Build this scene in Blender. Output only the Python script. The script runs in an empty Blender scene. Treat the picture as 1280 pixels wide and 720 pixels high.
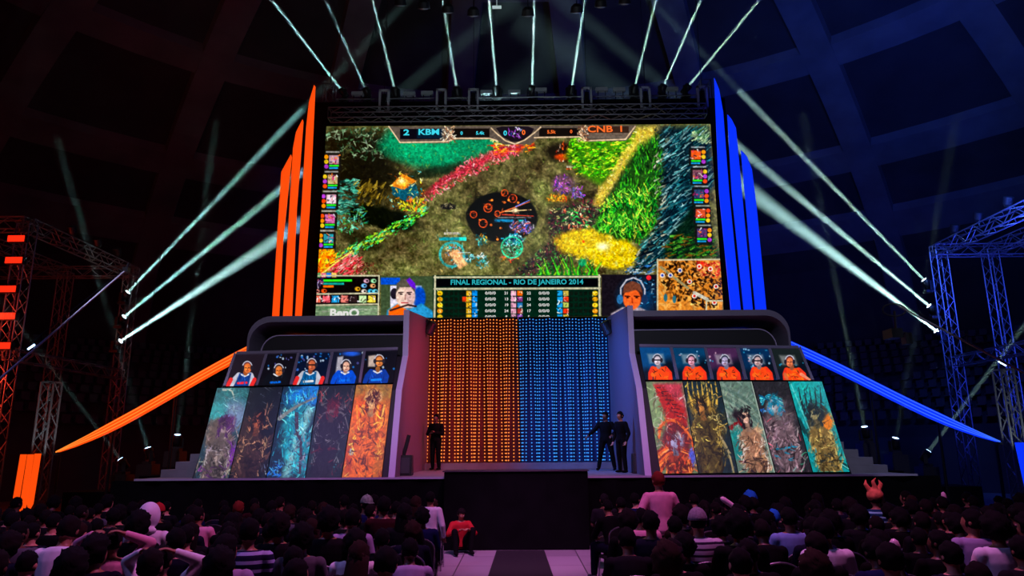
import bpy, bmesh, math, random
import numpy as np
from mathutils import Vector, Matrix

sc = bpy.context.scene
COL = sc.collection
RND = random.Random(7)

# ------------------------------------------------------------------ camera, world, lights, exposure
FPX = 885.0
EYE = Vector((0, 0, 2.2))
CAMROT = (Matrix.Rotation(math.radians(.5), 4, 'Z') @ Matrix.Rotation(math.radians(90 + 12.73), 4, 'X')
          @ Matrix.Rotation(math.radians(-.4), 4, 'Z'))
cam_data = bpy.data.cameras.new('camera')
cam_data.lens = FPX / 1280 * 36
cam_data.clip_end = 300
cam = bpy.data.objects.new('camera', cam_data)
COL.objects.link(cam)
cam.matrix_world = Matrix.Translation(EYE) @ CAMROT
sc.camera = cam

w = bpy.data.worlds.new('dark_hall')
sc.world = w
w.use_nodes = True
w.node_tree.nodes['Background'].inputs[0].default_value = (.35, .3, .6, 1)
w.node_tree.nodes['Background'].inputs[1].default_value = .004
sc.view_settings.view_transform = 'Standard'
sc.view_settings.look = 'None'
sc.view_settings.exposure = 0
sc.view_settings.gamma = 1
sc.view_settings.use_curve_mapping = False


def light(name, kind, loc, target, power, color, size=.3, angle=60, blend=.6, parent=None):
    l = bpy.data.lights.new(name, kind)
    l.energy = power
    l.color = color
    if kind == 'SPOT':
        l.spot_size = math.radians(angle)
        l.spot_blend = blend
        l.shadow_soft_size = size
    elif kind == 'AREA':
        l.size = size
    else:
        l.shadow_soft_size = size
    o = bpy.data.objects.new(name, l)
    COL.objects.link(o)
    loc = Vector(loc)
    if target is not None:
        q = (loc - Vector(target)).to_track_quat('Z', 'Y')
        o.matrix_world = Matrix.Translation(loc) @ q.to_matrix().to_4x4()
    else:
        o.location = loc
    return o


# wash lights of the hall and added fills: pink over the audience, blue and red at the sides
light('audience_wash', 'SPOT', (2, 7.5, 13), (0, 10.5, 0), 3600, (1.0, .25, .8), .6, 84)
light('truss_fill', 'SPOT', (0, 15, 9), (0, 25.4, 15.2), 900, (.75, .9, 1), .3, 70)  # unseen front fill, added to brighten the trusses
light('audience_wash', 'SPOT', (-9, 7, 12), (-3, 11, 0), 1500, (.35, .3, 1.0), .6, 80)
light('aisle_wash', 'SPOT', (0, 9, 12), (0, 15.3, 0), 5200, (1.0, .3, .95), .5, 22, .8)
light('booth_fill', 'SPOT', (-3, 6, 9), (-5.2, 19, 4.2), 1100, (.78, .72, 1.0), .4, 34, .7)  # unseen front fill, added to lift the dark booth header
light('booth_fill', 'SPOT', (3, 6, 9), (5.2, 19, 4.2), 1100, (.7, .72, 1.0), .4, 34, .7)  # same added fill for the other booth
light('stage_wash', 'SPOT', (0, 12, 13), (0, 20.5, 1.5), 2400, (.75, .5, 1.0), .6, 40, .8)
light('stair_wash', 'SPOT', (-9, 12, 11), (-9, 18.5, 1.8), 1500, (.75, .65, 1.0), .5, 30, .8)
light('stair_wash', 'SPOT', (9.5, 12, 11), (9.5, 18.5, 1.8), 1500, (.7, .68, 1.0), .5, 30, .8)
light('red_rig_wash', 'SPOT', (-21, 17, 3), (-16.5, 26, 7.5), 450, (1, .04, .02), .4, 80)
light('blue_rig_wash', 'SPOT', (20, 17, 3), (17, 25, 8), 3200, (.03, .06, 1), .4, 80)
light('blue_hall_wash', 'SPOT', (14, 20, 10), (34, 46, 16), 3600, (.05, .14, 1), .5, 120)
light('blue_roof_wash', 'SPOT', (12, 24, 14), (16, 34, 26), 1500, (.04, .12, 1), .5, 110)
light('red_roof_wash', 'SPOT', (-12, 18, 12), (-16, 34, 26), 70, (1, .1, .06), .5, 110)


# ------------------------------------------------------------------ helpers
def ray(px, py):
    return CAMROT.to_3x3() @ Vector(((px - 640) / FPX, (360 - py) / FPX, -1))


def P(px, py, Y):
    """the point of the place seen at px, py in the vertical plane at distance Y"""
    d = ray(px, py)
    return EYE + d * (Y / d.y)


def PG(px, py, z):
    d = ray(px, py)
    return EYE + d * ((z - EYE.z) / d.z)


def PP(px, py, o, n):
    d = ray(px, py)
    return EYE + d * ((o - EYE).dot(n) / d.dot(n))


CINV = cam.matrix_world.inverted()


def proj(v):
    c = CINV @ Vector(v)
    return 640 - c.x / c.z * FPX, 360 + c.y / c.z * FPX


def lin(c):
    return tuple((x / 255 / 12.92) if x / 255 <= .04045 else ((x / 255 + .055) / 1.055) ** 2.4 for x in c)


MATS = {}


def mat(name, rgb=(128, 128, 128), rough=.6, metal=0, emit=None, es=1.0, noise=0, nscale=8, bump=0):
    if name in MATS:
        return MATS[name]
    m = bpy.data.materials.new(name)
    m.use_nodes = True
    nt = m.node_tree
    b = nt.nodes['Principled BSDF']
    c = lin(rgb)
    b.inputs['Base Color'].default_value = (*c, 1)
    b.inputs['Roughness'].default_value = rough
    b.inputs['Metallic'].default_value = metal
    if emit:
        b.inputs['Emission Color'].default_value = (*lin(emit), 1)
        b.inputs['Emission Strength'].default_value = es
    if noise or bump:
        tc = nt.nodes.new('ShaderNodeTexCoord')
        n = nt.nodes.new('ShaderNodeTexNoise')
        n.inputs['Scale'].default_value = nscale
        n.inputs['Detail'].default_value = 4
        nt.links.new(tc.outputs['Object'], n.inputs['Vector'])
        if noise:
            r = nt.nodes.new('ShaderNodeValToRGB')
            r.color_ramp.elements[0].position = .3
            r.color_ramp.elements[1].position = .7
            r.color_ramp.elements[0].color = (*[x * (1 - noise) for x in c], 1)
            r.color_ramp.elements[1].color = (*[min(1, x * (1 + noise)) for x in c], 1)
            nt.links.new(n.outputs['Fac'], r.inputs[0])
            nt.links.new(r.outputs[0], b.inputs['Base Color'])
        if bump:
            bp = nt.nodes.new('ShaderNodeBump')
            bp.inputs['Strength'].default_value = bump
            bp.inputs['Distance'].default_value = .02
            nt.links.new(n.outputs['Fac'], bp.inputs['Height'])
            nt.links.new(bp.outputs[0], b.inputs['Normal'])
    MATS[name] = m
    return m


def tag(o, label=None, cat=None, group=None, kind=None):
    if label: o['label'] = label
    if cat: o['category'] = cat
    if group: o['group'] = group
    if kind: o['kind'] = kind
    return o


def link(name, me, m=None, parent=None, smooth=False):
    o = bpy.data.objects.new(name, me)
    COL.objects.link(o)
    if m is not None and not me.materials:
        me.materials.append(m)
    if smooth:
        me.polygons.foreach_set('use_smooth', [True] * len(me.polygons))
    if parent is not None:
        o.parent = parent
    return o


def empty(name, loc=(0, 0, 0), label=None, cat=None, group=None, rz=0):
    o = bpy.data.objects.new(name, None)
    COL.objects.link(o)
    o.empty_display_size = .2
    o.location = loc
    o.rotation_euler = (0, 0, rz)
    return tag(o, label, cat, group)


def copy_tree(o, parent=None):
    c = o.copy()
    COL.objects.link(c)
    c.parent = parent
    for ch in list(o.children):
        copy_tree(ch, c)
    return c


class MB:
    """collects boxes, bars and prisms into one mesh"""

    def __init__(self):
        self.v, self.f = [], []

    def add(self, vs, fs):
        b = len(self.v)
        self.v += [tuple(x) for x in vs]
        self.f += [tuple(i + b for i in f) for f in fs]
        return self

    def box(self, lo, hi, M=None):
        (a, b, c), (d, e, f) = lo, hi
        vs = [Vector(x) for x in ((a, b, c), (d, b, c), (d, e, c), (a, e, c), (a, b, f), (d, b, f), (d, e, f), (a, e, f))]
        if M: vs = [M @ v for v in vs]
        return self.add(vs, [(0, 3, 2, 1), (4, 5, 6, 7), (0, 1, 5, 4), (1, 2, 6, 5), (2, 3, 7, 6), (3, 0, 4, 7)])

    def bar(self, a, b, r, n=6, r2=None):
        a, b = Vector(a), Vector(b)
        d = (b - a)
        if d.length < 1e-6: return self
        q = d.to_track_quat('Z', 'Y')
        r2 = r if r2 is None else r2
        vs = []
        for c, rr in ((a, r), (b, r2)):
            for i in range(n):
                t = 2 * math.pi * (i + .5) / n
                vs.append(c + q @ Vector((rr * math.cos(t), rr * math.sin(t), 0)))
        fs = [(i, (i + 1) % n, n + (i + 1) % n, n + i) for i in range(n)]
        fs += [tuple(range(n))[::-1], tuple(range(n, 2 * n))]
        return self.add(vs, fs)

    def path(self, pts, r, n=6):
        for a, b in zip(pts[:-1], pts[1:]): self.bar(a, b, r, n)
        return self

    def prism(self, pts, off):
        """a closed outline pushed along the vector off"""
        n = len(pts)
        off = Vector(off)
        vs = [Vector(p) for p in pts] + [Vector(p) + off for p in pts]
        fs = [tuple(range(n)), tuple(range(n, 2 * n))[::-1]] + [(i, n + i, n + (i + 1) % n, (i + 1) % n) for i in range(n)]
        return self.add(vs, fs)

    def lathe(self, prof, M=None, n=20):
        """prof: (r, z) pairs, closed ends"""
        vs, fs = [], []
        for r, z in prof:
            for i in range(n):
                t = 2 * math.pi * i / n
                vs.append(Vector((r * math.cos(t), r * math.sin(t), z)))
        for k in range(len(prof) - 1):
            for i in range(n):
                j = (i + 1) % n
                fs.append((k * n + i, k * n + j, (k + 1) * n + j, (k + 1) * n + i))
        fs.append(tuple(range(n))[::-1])
        fs.append(tuple(range((len(prof) - 1) * n, len(prof) * n)))
        if M: vs = [M @ v for v in vs]
        return self.add(vs, fs)

    def mesh(self, name='mesh', bevel=0):
        me = bpy.data.meshes.new(name)
        me.from_pydata(self.v, [], self.f)
        bm = bmesh.new()
        bm.from_mesh(me)
        bmesh.ops.recalc_face_normals(bm, faces=bm.faces)
        if bevel:
            bmesh.ops.bevel(bm, geom=[e for e in bm.edges], offset=bevel, segments=2, affect='EDGES', clamp_overlap=True)
        bm.to_mesh(me)
        bm.free()
        return me

    def build(self, name, m, parent=None, smooth=False, bevel=0):
        return link(name, self.mesh(name, bevel), m, parent, smooth)


def struct(o):
    o['kind'] = 'structure'
    return o


BLACK = mat('black_cloth', (8, 8, 10), .95, noise=.3, nscale=3)
BLACK.node_tree.nodes['Principled BSDF'].inputs['Specular IOR Level'].default_value = .08
BLACKM = mat('black_metal', (24, 24, 28), .45, .6)
ALU = mat('aluminium', (190, 190, 195), .35, .85)
CASE = mat('dark_plastic', (18, 18, 21), .5)
BOOTH = mat('booth_panel', (134, 128, 148), .5, noise=.08, nscale=2)
BOOTHD = mat('booth_inside', (30, 28, 34), .6)
ORANGE = mat('orange_light_strip', (120, 30, 5), .4, emit=(255, 78, 12))
BLUE = mat('blue_light_strip', (5, 15, 120), .4, emit=(10, 50, 255))
ORANGE2 = mat('bright_orange_line', (120, 30, 5), .4, emit=(255, 140, 50))
BLUE2 = mat('bright_blue_line', (5, 15, 120), .4, emit=(60, 110, 255))
DECK = mat('stage_deck', (120, 116, 124), .55, noise=.15, nscale=2)
FLOORM = mat('hall_floor', (130, 125, 130), .5, noise=.25, nscale=1.2, bump=.2)
LENS = mat('lamp_lens', (200, 220, 230), .1, emit=(225, 245, 255), es=4)
LENSB = mat('lamp_lens_blue', (160, 190, 255), .1, emit=(170, 205, 255), es=6)

# ------------------------------------------------------------------ painting on light panels
_NZ = {}


def _grid(seed):
    if seed not in _NZ:
        _NZ[seed] = np.random.RandomState(seed).rand(256, 256).astype(np.float32)
    return _NZ[seed]


def vnoise(x, y, s, seed, octv=3):
    g = _grid(seed)
    out = np.zeros_like(x)
    a, tot = 1., 0.
    for k in range(octv):
        u, v = x / s + 17.3 * k, y / s + 9.1 * k
        i, j = np.floor(u).astype(int), np.floor(v).astype(int)
        fu, fv = u - i, v - j
        fu, fv = fu * fu * (3 - 2 * fu), fv * fv * (3 - 2 * fv)
        i0, i1, j0, j1 = i % 256, (i + 1) % 256, j % 256, (j + 1) % 256
        out += a * ((g[j0, i0] * (1 - fu) + g[j0, i1] * fu) * (1 - fv) + (g[j1, i0] * (1 - fu) + g[j1, i1] * fu) * fv)
        tot += a
        a *= .55
        s = s / 2
    return out / tot


def homography(src, dst):
    A, b = [], []
    for (x, y), (u, v) in zip(src, dst):
        A += [[x, y, 1, 0, 0, 0, -u * x, -u * y], [0, 0, 0, x, y, 1, -v * x, -v * y]]
        b += [u, v]
    h = np.linalg.solve(np.array(A, float), np.array(b, float))
    return np.array([[h[0], h[1], h[2]], [h[3], h[4], h[5]], [h[6], h[7], 1]])


class Art:
    """a picture shown by a light panel: painted in the picture's own coordinates, carried by the panel's vertices"""

    def __init__(self, quad, nx, ny, base=(10, 10, 12), seed=1):
        U = [(0, 0), (1, 0), (1, 1), (0, 1)]
        H = homography(U, quad)
        self.Hi = np.linalg.inv(H)
        u, v = np.meshgrid(np.linspace(0, 1, nx), np.linspace(0, 1, ny))
        d = H[2, 0] * u + H[2, 1] * v + 1
        self.X = ((H[0, 0] * u + H[0, 1] * v + H[0, 2]) / d).astype(np.float32)
        self.Y = ((H[1, 0] * u + H[1, 1] * v + H[1, 2]) / d).astype(np.float32)
        self.C = np.zeros((ny, nx, 3), np.float32) + np.array(base, np.float32)
        self.nx, self.ny, self.seed = nx, ny, seed
        self.r = np.random.RandomState(seed)
        self.aa = abs(self.X[0, 1] - self.X[0, 0])

    def win(self, x0, y0, x1, y1):
        q = np.array([[x0, y0, 1], [x1, y0, 1], [x1, y1, 1], [x0, y1, 1]], float) @ self.Hi.T
        u, v = q[:, 0] / q[:, 2], q[:, 1] / q[:, 2]
        a, b = int(np.clip(math.floor(u.min() * (self.nx - 1)) - 1, 0, self.nx)), int(np.clip(math.ceil(u.max() * (self.nx - 1)) + 2, 0, self.nx))
        c, d = int(np.clip(math.floor(v.min() * (self.ny - 1)) - 1, 0, self.ny)), int(np.clip(math.ceil(v.max() * (self.ny - 1)) + 2, 0, self.ny))
        return (slice(c, d), slice(a, b)) if b > a and d > c else None

    def blend(self, s, m, c, a=1.):
        m = (m * a)[..., None]
        self.C[s] = self.C[s] * (1 - m) + (np.array(c, np.float32) if not isinstance(c, np.ndarray) else c) * m

    def ell(self, cx, cy, rx, ry, c, a=1., soft=None, rot=0, rough=0, seed=3):
        R = max(rx, ry) * (1.6 + rough)
        s = self.win(cx - R, cy - R, cx + R, cy + R)
        if s is None: return
        x, y = self.X[s] - cx, self.Y[s] - cy
        if rot:
            t = math.radians(rot)
            x, y = x * math.cos(t) + y * math.sin(t), -x * math.sin(t) + y * math.cos(t)
        d = np.sqrt((x / rx) ** 2 + (y / ry) ** 2)
        if rough: d = d + rough * (vnoise(self.X[s], self.Y[s], max(2, min(rx, ry) * .7), seed) - .5) * 2
        sf = soft if soft is not None else self.aa / min(rx, ry)
        self.blend(s, np.clip((1 - d) / max(sf, 1e-3) + .5, 0, 1), c, a)

    def ring(self, cx, cy, r, wd, c, a=1.):
        s = self.win(cx - r * 1.5, cy - r * 1.5, cx + r * 1.5, cy + r * 1.5)
        if s is None: return
        d = np.abs(np.hypot(self.X[s] - cx, self.Y[s] - cy) - r)
        self.blend(s, np.clip((wd / 2 - d) / self.aa + .5, 0, 1), c, a)

    def poly(self, pts, c, a=1., soft=None):
        xs, ys = [p[0] for p in pts], [p[1] for p in pts]
        s = self.win(min(xs) - 3, min(ys) - 3, max(xs) + 3, max(ys) + 3)
        if s is None: return
        x, y = self.X[s], self.Y[s]
        ins = np.zeros(x.shape, bool)
        dist = np.full(x.shape, 1e9, np.float32)
        n = len(pts)
        for i in range(n):
            (x0, y0), (x1, y1) = pts[i], pts[(i + 1) % n]
            if y0 != y1:
                ins ^= ((y0 > y) != (y1 > y)) & (x < (x1 - x0) * (y - y0) / (y1 - y0) + x0)
            L = (x1 - x0) ** 2 + (y1 - y0) ** 2 + 1e-9
            t = np.clip(((x - x0) * (x1 - x0) + (y - y0) * (y1 - y0)) / L, 0, 1)
            dist = np.minimum(dist, np.hypot(x - x0 - t * (x1 - x0), y - y0 - t * (y1 - y0)))
        sd = np.where(ins, dist, -dist)
        self.blend(s, np.clip(sd / (soft or self.aa) + .5, 0, 1), c, a)

    def rect(self, x0, y0, x1, y1, c, a=1.):
        self.poly([(x0, y0), (x1, y0), (x1, y1), (x0, y1)], c, a)

    def stroke(self, pts, w0, w1, c, a=1., soft=None):
        m = max(w0, w1) + 2
        xs, ys = [p[0] for p in pts], [p[1] for p in pts]
        s = self.win(min(xs) - m, min(ys) - m, max(xs) + m, max(ys) + m)
        if s is None: return
        x, y = self.X[s], self.Y[s]
        out = np.full(x.shape, -1e9, np.float32)
        n = len(pts) - 1
        for i in range(n):
            (x0, y0), (x1, y1) = pts[i], pts[i + 1]
            L = (x1 - x0) ** 2 + (y1 - y0) ** 2 + 1e-9
            t = np.clip(((x - x0) * (x1 - x0) + (y - y0) * (y1 - y0)) / L, 0, 1)
            wd = w0 + (w1 - w0) * (i + t) / n
            out = np.maximum(out, wd / 2 - np.hypot(x - x0 - t * (x1 - x0), y - y0 - t * (y1 - y0)))
        self.blend(s, np.clip(out / (soft or self.aa) + .5, 0, 1), c, a)

    def dabs(self, n, where, cols, L=(3, 7), wd=(.8, 2), ang=(0, 360), a=(.6, 1), curve=0):
        """n brush dabs inside the polygon or ellipse where"""
        r = self.r
        xs, ys = [p[0] for p in where], [p[1] for p in where]
        k = 0
        tries = 0
        while k < n and tries < n * 12:
            tries += 1
            x, y = r.uniform(min(xs), max(xs)), r.uniform(min(ys), max(ys))
            ins = False
            m = len(where)
            for i in range(m):
                (x0, y0), (x1, y1) = where[i], where[(i + 1) % m]
                if (y0 > y) != (y1 > y) and x < (x1 - x0) * (y - y0) / (y1 - y0) + x0: ins = not ins
            if not ins: continue
            k += 1
            t = math.radians(r.uniform(*ang))
            l = r.uniform(*L)
            dx, dy = math.cos(t) * l / 2, -math.sin(t) * l / 2
            q = r.uniform(-1, 1) * curve * l
            c = cols[r.randint(len(cols))]
            c = tuple(np.clip(np.array(c) * r.uniform(.8, 1.2), 0, 255))
            wv = r.uniform(*wd)
            self.stroke([(x - dx, y - dy), (x - dy * q / max(l, 1), y + dx * q / max(l, 1)), (x + dx, y + dy)], wv, wv * .3, c, r.uniform(*a))

    def mottle(self, s=6, amt=.35, seed=5, octv=3):
        n = vnoise(self.X, self.Y, s, seed, octv) - .5
        self.C *= (1 + amt * 2 * n)[..., None]

    def brush(self, n, L=(2, 5), wd=(.7, 1.8), ang=(0, 180), jit=.25, a=(.5, 1), box=None):
        r = self.r
        for _ in range(n):
            i, j = r.randint(self.ny), r.randint(self.nx)
            x, y = self.X[i, j], self.Y[i, j]
            if box and not (box[0] < x < box[2] and box[1] < y < box[3]): continue
            c = np.clip(self.C[i, j] * (1 + r.uniform(-jit, jit)) * r.uniform(.93, 1.07, 3) + r.uniform(-6, 10), 0, 255)
            x, y = x + r.uniform(-3, 3), y + r.uniform(-3, 3)
            t, l, w_ = math.radians(r.uniform(*ang)), r.uniform(*L), r.uniform(*wd)
            self.stroke([(x, y), (x + math.cos(t) * l, y - math.sin(t) * l)], w_, w_ * .3, tuple(c), r.uniform(*a))

    def finish(self, contrast=1.0, sat=1.0):
        C = self.C
        g = C.mean(axis=2, keepdims=True)
        C = g + (C - g) * sat
        C = 128 + (C - 128) * contrast
        return np.clip(C, 0, 255)


def panel_material():
    m = bpy.data.materials.new('light_panel')
    m.use_nodes = True
    nt = m.node_tree
    b = nt.nodes['Principled BSDF']
    at = nt.nodes.new('ShaderNodeAttribute')
    at.attribute_name = 'picture'
    b.inputs['Base Color'].default_value = (.01, .01, .01, 1)
    b.inputs['Roughness'].default_value = .4
    nt.links.new(at.outputs['Color'], b.inputs['Emission Color'])
    b.inputs['Emission Strength'].default_value = 1
    return m


PANEL = panel_material()


def panel(name, art, corners, parent, label=None, thick=.04, contrast=1.05, sat=1.1, gain=1.0):
    """a light panel with real thickness whose front shows the picture"""
    nx, ny = art.nx, art.ny
    tl, tr, br, bl = [np.array(c) for c in corners]
    u, v = np.meshgrid(np.linspace(0, 1, nx), np.linspace(0, 1, ny))
    u, v = u[..., None], v[..., None]
    pts = ((tl * (1 - u) + tr * u) * (1 - v) + (bl * (1 - u) + br * u) * v).reshape(-1, 3)
    nrm = np.cross(tr - tl, bl - tl)
    nrm = nrm / np.linalg.norm(nrm)
    if nrm[1] > 0: nrm = -nrm
    idx = np.arange(nx * ny).reshape(ny, nx)
    q = np.stack([idx[:-1, :-1], idx[1:, :-1], idx[1:, 1:], idx[:-1, 1:]], -1).reshape(-1, 4)
    n0 = len(pts)
    back = np.array([tl, tr, br, bl]) - nrm * thick
    allp = np.vstack([pts, back])
    c = [0, nx - 1, nx * ny - 1, nx * (ny - 1)]
    extra = []
    me = bpy.data.meshes.new(name)
    me.vertices.add(len(allp) + 4)
    allp = np.vstack([allp, np.array([tl, tr, br, bl])])
    f0 = n0 + 4
    for i in range(4):
        j = (i + 1) % 4
        extra.append((f0 + i, f0 + j, n0 + j, n0 + i))
    extra.append((n0, n0 + 1, n0 + 2, n0 + 3))
    faces = np.vstack([q, np.array(extra)])
    me.vertices.foreach_set('co', allp.astype(np.float32).ravel())
    me.loops.add(faces.size)
    me.polygons.add(len(faces))
    me.loops.foreach_set('vertex_index', faces.ravel().astype(np.int32))
    me.polygons.foreach_set('loop_start', np.arange(0, faces.size, 4, dtype=np.int32))
    me.update(calc_edges=True)
    C = art.finish(contrast, sat) / 255
    L = np.where(C <= .04045, C / 12.92, ((C + .055) / 1.055) ** 2.4) * gain
    L = np.vstack([L.reshape(-1, 3), np.zeros((8, 3))])
    at = me.color_attributes.new('picture', 'FLOAT_COLOR', 'POINT')
    at.data.foreach_set('color', np.hstack([L, np.ones((len(L), 1))]).astype(np.float32).ravel())
    o = link(name, me, PANEL, parent)
    if label: o['label'] = label
    return o, Vector(nrm)


def text(body, size, at, right, up, m, parent, name='lettering', align='CENTER', bold=0.0, label=None, squash=1.0):
    cu = bpy.data.curves.new(name, 'FONT')
    cu.body = body
    cu.size = size
    cu.align_x = align
    cu.align_y = 'CENTER'
    cu.offset = bold
    cu.extrude = .004
    cu.resolution_u = 3
    o = bpy.data.objects.new(name, cu)
    COL.objects.link(o)
    bpy.context.view_layer.update()
    me = bpy.data.meshes.new_from_object(o.evaluated_get(bpy.context.evaluated_depsgraph_get()))
    bpy.data.objects.remove(o)
    right, up = Vector(right).normalized(), Vector(up).normalized()
    n = right.cross(up)
    M = Matrix((right * squash, up, n)).transposed().to_4x4()
    M.translation = Vector(at)
    me.transform(M)
    me.materials.clear()
    r = link(name, me, m, parent)
    if label: r['label'] = label
    return r

# ------------------------------------------------------------------ the hall
def floor_z(y):
    return max(0.0, 13 - y) * .02


b = MB()
ys = [-6, 13, 62]
for k in range(2):
    y0, y1 = ys[k], ys[k + 1]
    b.add([(-46, y0, floor_z(y0)), (46, y0, floor_z(y0)), (46, y1, floor_z(y1)), (-46, y1, floor_z(y1))], [(0, 1, 2, 3)])
fl = struct(b.build('floor', FLOORM))


def floor_tiles():
    """large tiles with thin dark joints, a procedural pattern"""
    nt = FLOORM.node_tree
    bs = nt.nodes['Principled BSDF']
    tc = nt.nodes.new('ShaderNodeTexCoord')
    br = nt.nodes.new('ShaderNodeTexBrick')
    br.offset = 0
    br.inputs['Scale'].default_value = 1
    br.inputs['Brick Width'].default_value = 1.2
    br.inputs['Row Height'].default_value = 1.2
    br.inputs['Mortar Size'].default_value = .012
    br.inputs['Color1'].default_value = (.3, .28, .3, 1)
    br.inputs['Color2'].default_value = (.22, .2, .22, 1)
    br.inputs['Mortar'].default_value = (.06, .06, .06, 1)
    nt.links.new(tc.outputs['Object'], br.inputs['Vector'])
    nt.links.new(br.outputs['Color'], bs.inputs['Base Color'])


floor_tiles()

# domed concrete roof with raised ribs and hoops, and the bowl of seats under it
RIBM = mat('rib_concrete', (96, 95, 100), .9, noise=.25, nscale=.5)
CONC = mat('roof_concrete', (50, 49, 53), .9, noise=.25, nscale=.5)
RC = Vector((0, 14, 0))


def dome(r_, t):
    z = 9 + 19 * math.sqrt(max(0, 1 - (r_ / 46) ** 2))
    return RC + Vector((r_ * math.cos(t), r_ * math.sin(t), z))


b = MB()
NR, NT = 14, 72
vs = [dome(46 * (k / NR) ** .7 if k else .01, 2 * math.pi * i / NT) for k in range(NR + 1) for i in range(NT)]
fs = [(k * NT + i, k * NT + (i + 1) % NT, (k + 1) * NT + (i + 1) % NT, (k + 1) * NT + i) for k in range(NR) for i in range(NT)]
b.add(vs, fs)
struct(b.build('ceiling', CONC))
b = MB()
for i in range(24):  # ribs
    t = 2 * math.pi * (i + .5) / 24
    dt = Vector((-math.sin(t), math.cos(t), 0))
    prev = None
    for k in range(1, NR + 1):
        p = dome(46 * (k / NR) ** .7, t)
        cur = [p - dt * .9, p - dt * .8 - Vector((0, 0, .5)), p + dt * .8 - Vector((0, 0, .5)), p + dt * .9]
        if prev:
            b.add(prev + cur, [(0, 1, 5, 4), (1, 2, 6, 5), (2, 3, 7, 6)])
        prev = cur
for k in (4, 7, 10, 12):  # hoops
    r_ = 46 * (k / NR) ** .7
    for i in range(NT):
        t0, t1 = 2 * math.pi * i / NT, 2 * math.pi * (i + 1) / NT
        q = []
        for t in (t0, t1):
            for rr, dz in ((r_ - .9, 0), (r_ - .8, -.45), (r_ + .8, -.45), (r_ + .9, 0)):
                p = dome(rr, t)
                q.append(p + Vector((0, 0, dz)))
        b.add(q, [(0, 1, 5, 4), (1, 2, 6, 5), (2, 3, 7, 6)])
struct(b.build('trim_1', RIBM))
b = MB()
for i in range(NT):
    t0, t1 = 2 * math.pi * i / NT, 2 * math.pi * (i + 1) / NT
    p, q = dome(46, t0), dome(46, t1)
    b.add([(p.x, p.y, 0), (q.x, q.y, 0), (q.x, q.y, 9.1), (p.x, p.y, 9.1)], [(0, 1, 2, 3)])
struct(b.build('wall_round', CONC))

# stepped seating bowl behind and beside the stage
TERR = mat('terrace', (46, 45, 50), .9, noise=.2, nscale=.6)
SEATM = mat('arena_seat', (42, 42, 50), .5)
b, sb = MB(), MB()
A0, A1, NS = math.radians(-12), math.radians(192), 84
for k in range(11):
    r0, r1 = 30 + k * 1.35, 30 + (k + 1) * 1.35
    z0, z1 = (2.6 + (k - 1) * .62 if k else 0), 2.6 + k * .62
    for i in range(NS):
        t0, t1 = A0 + (A1 - A0) * i / NS, A0 + (A1 - A0) * (i + 1) / NS
        c = lambda r_, t, z: RC + Vector((r_ * math.cos(t), r_ * math.sin(t), z))
        b.add([c(r0, t0, z0), c(r0, t1, z0), c(r0, t1, z1), c(r0, t0, z1)], [(0, 1, 2, 3)])
        b.add([c(r0, t0, z1), c(r0, t1, z1), c(r1, t1, z1), c(r1, t0, z1)], [(0, 1, 2, 3)])
    if k:
        n = int((A1 - A0) * r0 / .62)
        for i in range(n):
            if i % 22 < 2: continue
            t = A0 + (A1 - A0) * (i + .5) / n
            M = Matrix.Translation(RC + Vector(((r0 + .55) * math.cos(t), (r0 + .55) * math.sin(t), z1))) @ Matrix.Rotation(t - math.pi / 2, 4, 'Z')
            sb.box((-.2, -.2, .35), (.2, .16, .41), M)
            sb.box((-.2, .14, .41), (.2, .19, .8), M)
struct(b.build('floor_terrace', TERR))
tag(sb.build('arena_seats', SEATM), 'rows of empty plastic seats in the dark bowl behind the stage', 'seats', kind='stuff')

# ------------------------------------------------------------------ stage
SZ = 1.54
SY = 17.2
b = MB()
b.box((-9.05, SY, SZ - .12), (9.25, 24.6, SZ))
st = empty('stage', (0, SY, 0), 'wide low stage with pale deck and black cloth front facing the audience', 'stage')
o = b.build('deck', DECK, st)
o.location = (0, -SY, 0)
b = MB()
n = 90
for i in range(n):  # softly pleated black skirt
    x0, x1 = -9.6 + 19.4 * i / n, -9.6 + 19.4 * (i + 1) / n
    y0, y1 = SY - .05 + .03 * math.sin(i * 1.7), SY - .05 + .03 * math.sin((i + 1) * 1.7)
    b.add([(x0, y0, 0), (x1, y1, 0), (x1, y1, SZ - .035), (x0, y0, SZ - .035)], [(0, 1, 2, 3)])
o = b.build('skirt', BLACK, st)
o.location = (0, -SY, 0)
b = MB()
b.box((-9.05, SY - .1, SZ - .035), (9.25, SY, SZ + .008))
o = b.build('edge_trim', mat('trim_metal', (190, 180, 205), .4, .2), st)
o.location = (0, -SY, 0)
b = MB()
b.box((-3.0, 22.9, SZ), (3.0, 24.4, SZ + .2))
tag(b.build('stage_step', DECK, bevel=.01), 'low pale step along the foot of the two bead curtains', 'step')

# black block in front of the stage, at the head of the aisle
l_, r_ = P(555, 600, 16.5).x, P(735, 600, 16.5).x
b = MB()
b.box((l_, 16.5, 0), (r_, SY - .14, 1.68))
t = empty('runway_block', (0, 16.5, 0), 'black cloth covered block before the stage at the head of the aisle', 'stage block')
o = b.build('body', BLACK, t, bevel=.01)
o.location = (0, -16.5, 0)
b = MB()
b.box((l_ - .03, 16.46, 1.68), (r_ + .03, SY - .13, 1.705))
o = b.build('top', mat('block_top', (60, 50, 60), .6), t)
o.location = (0, -16.5, 0)

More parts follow.
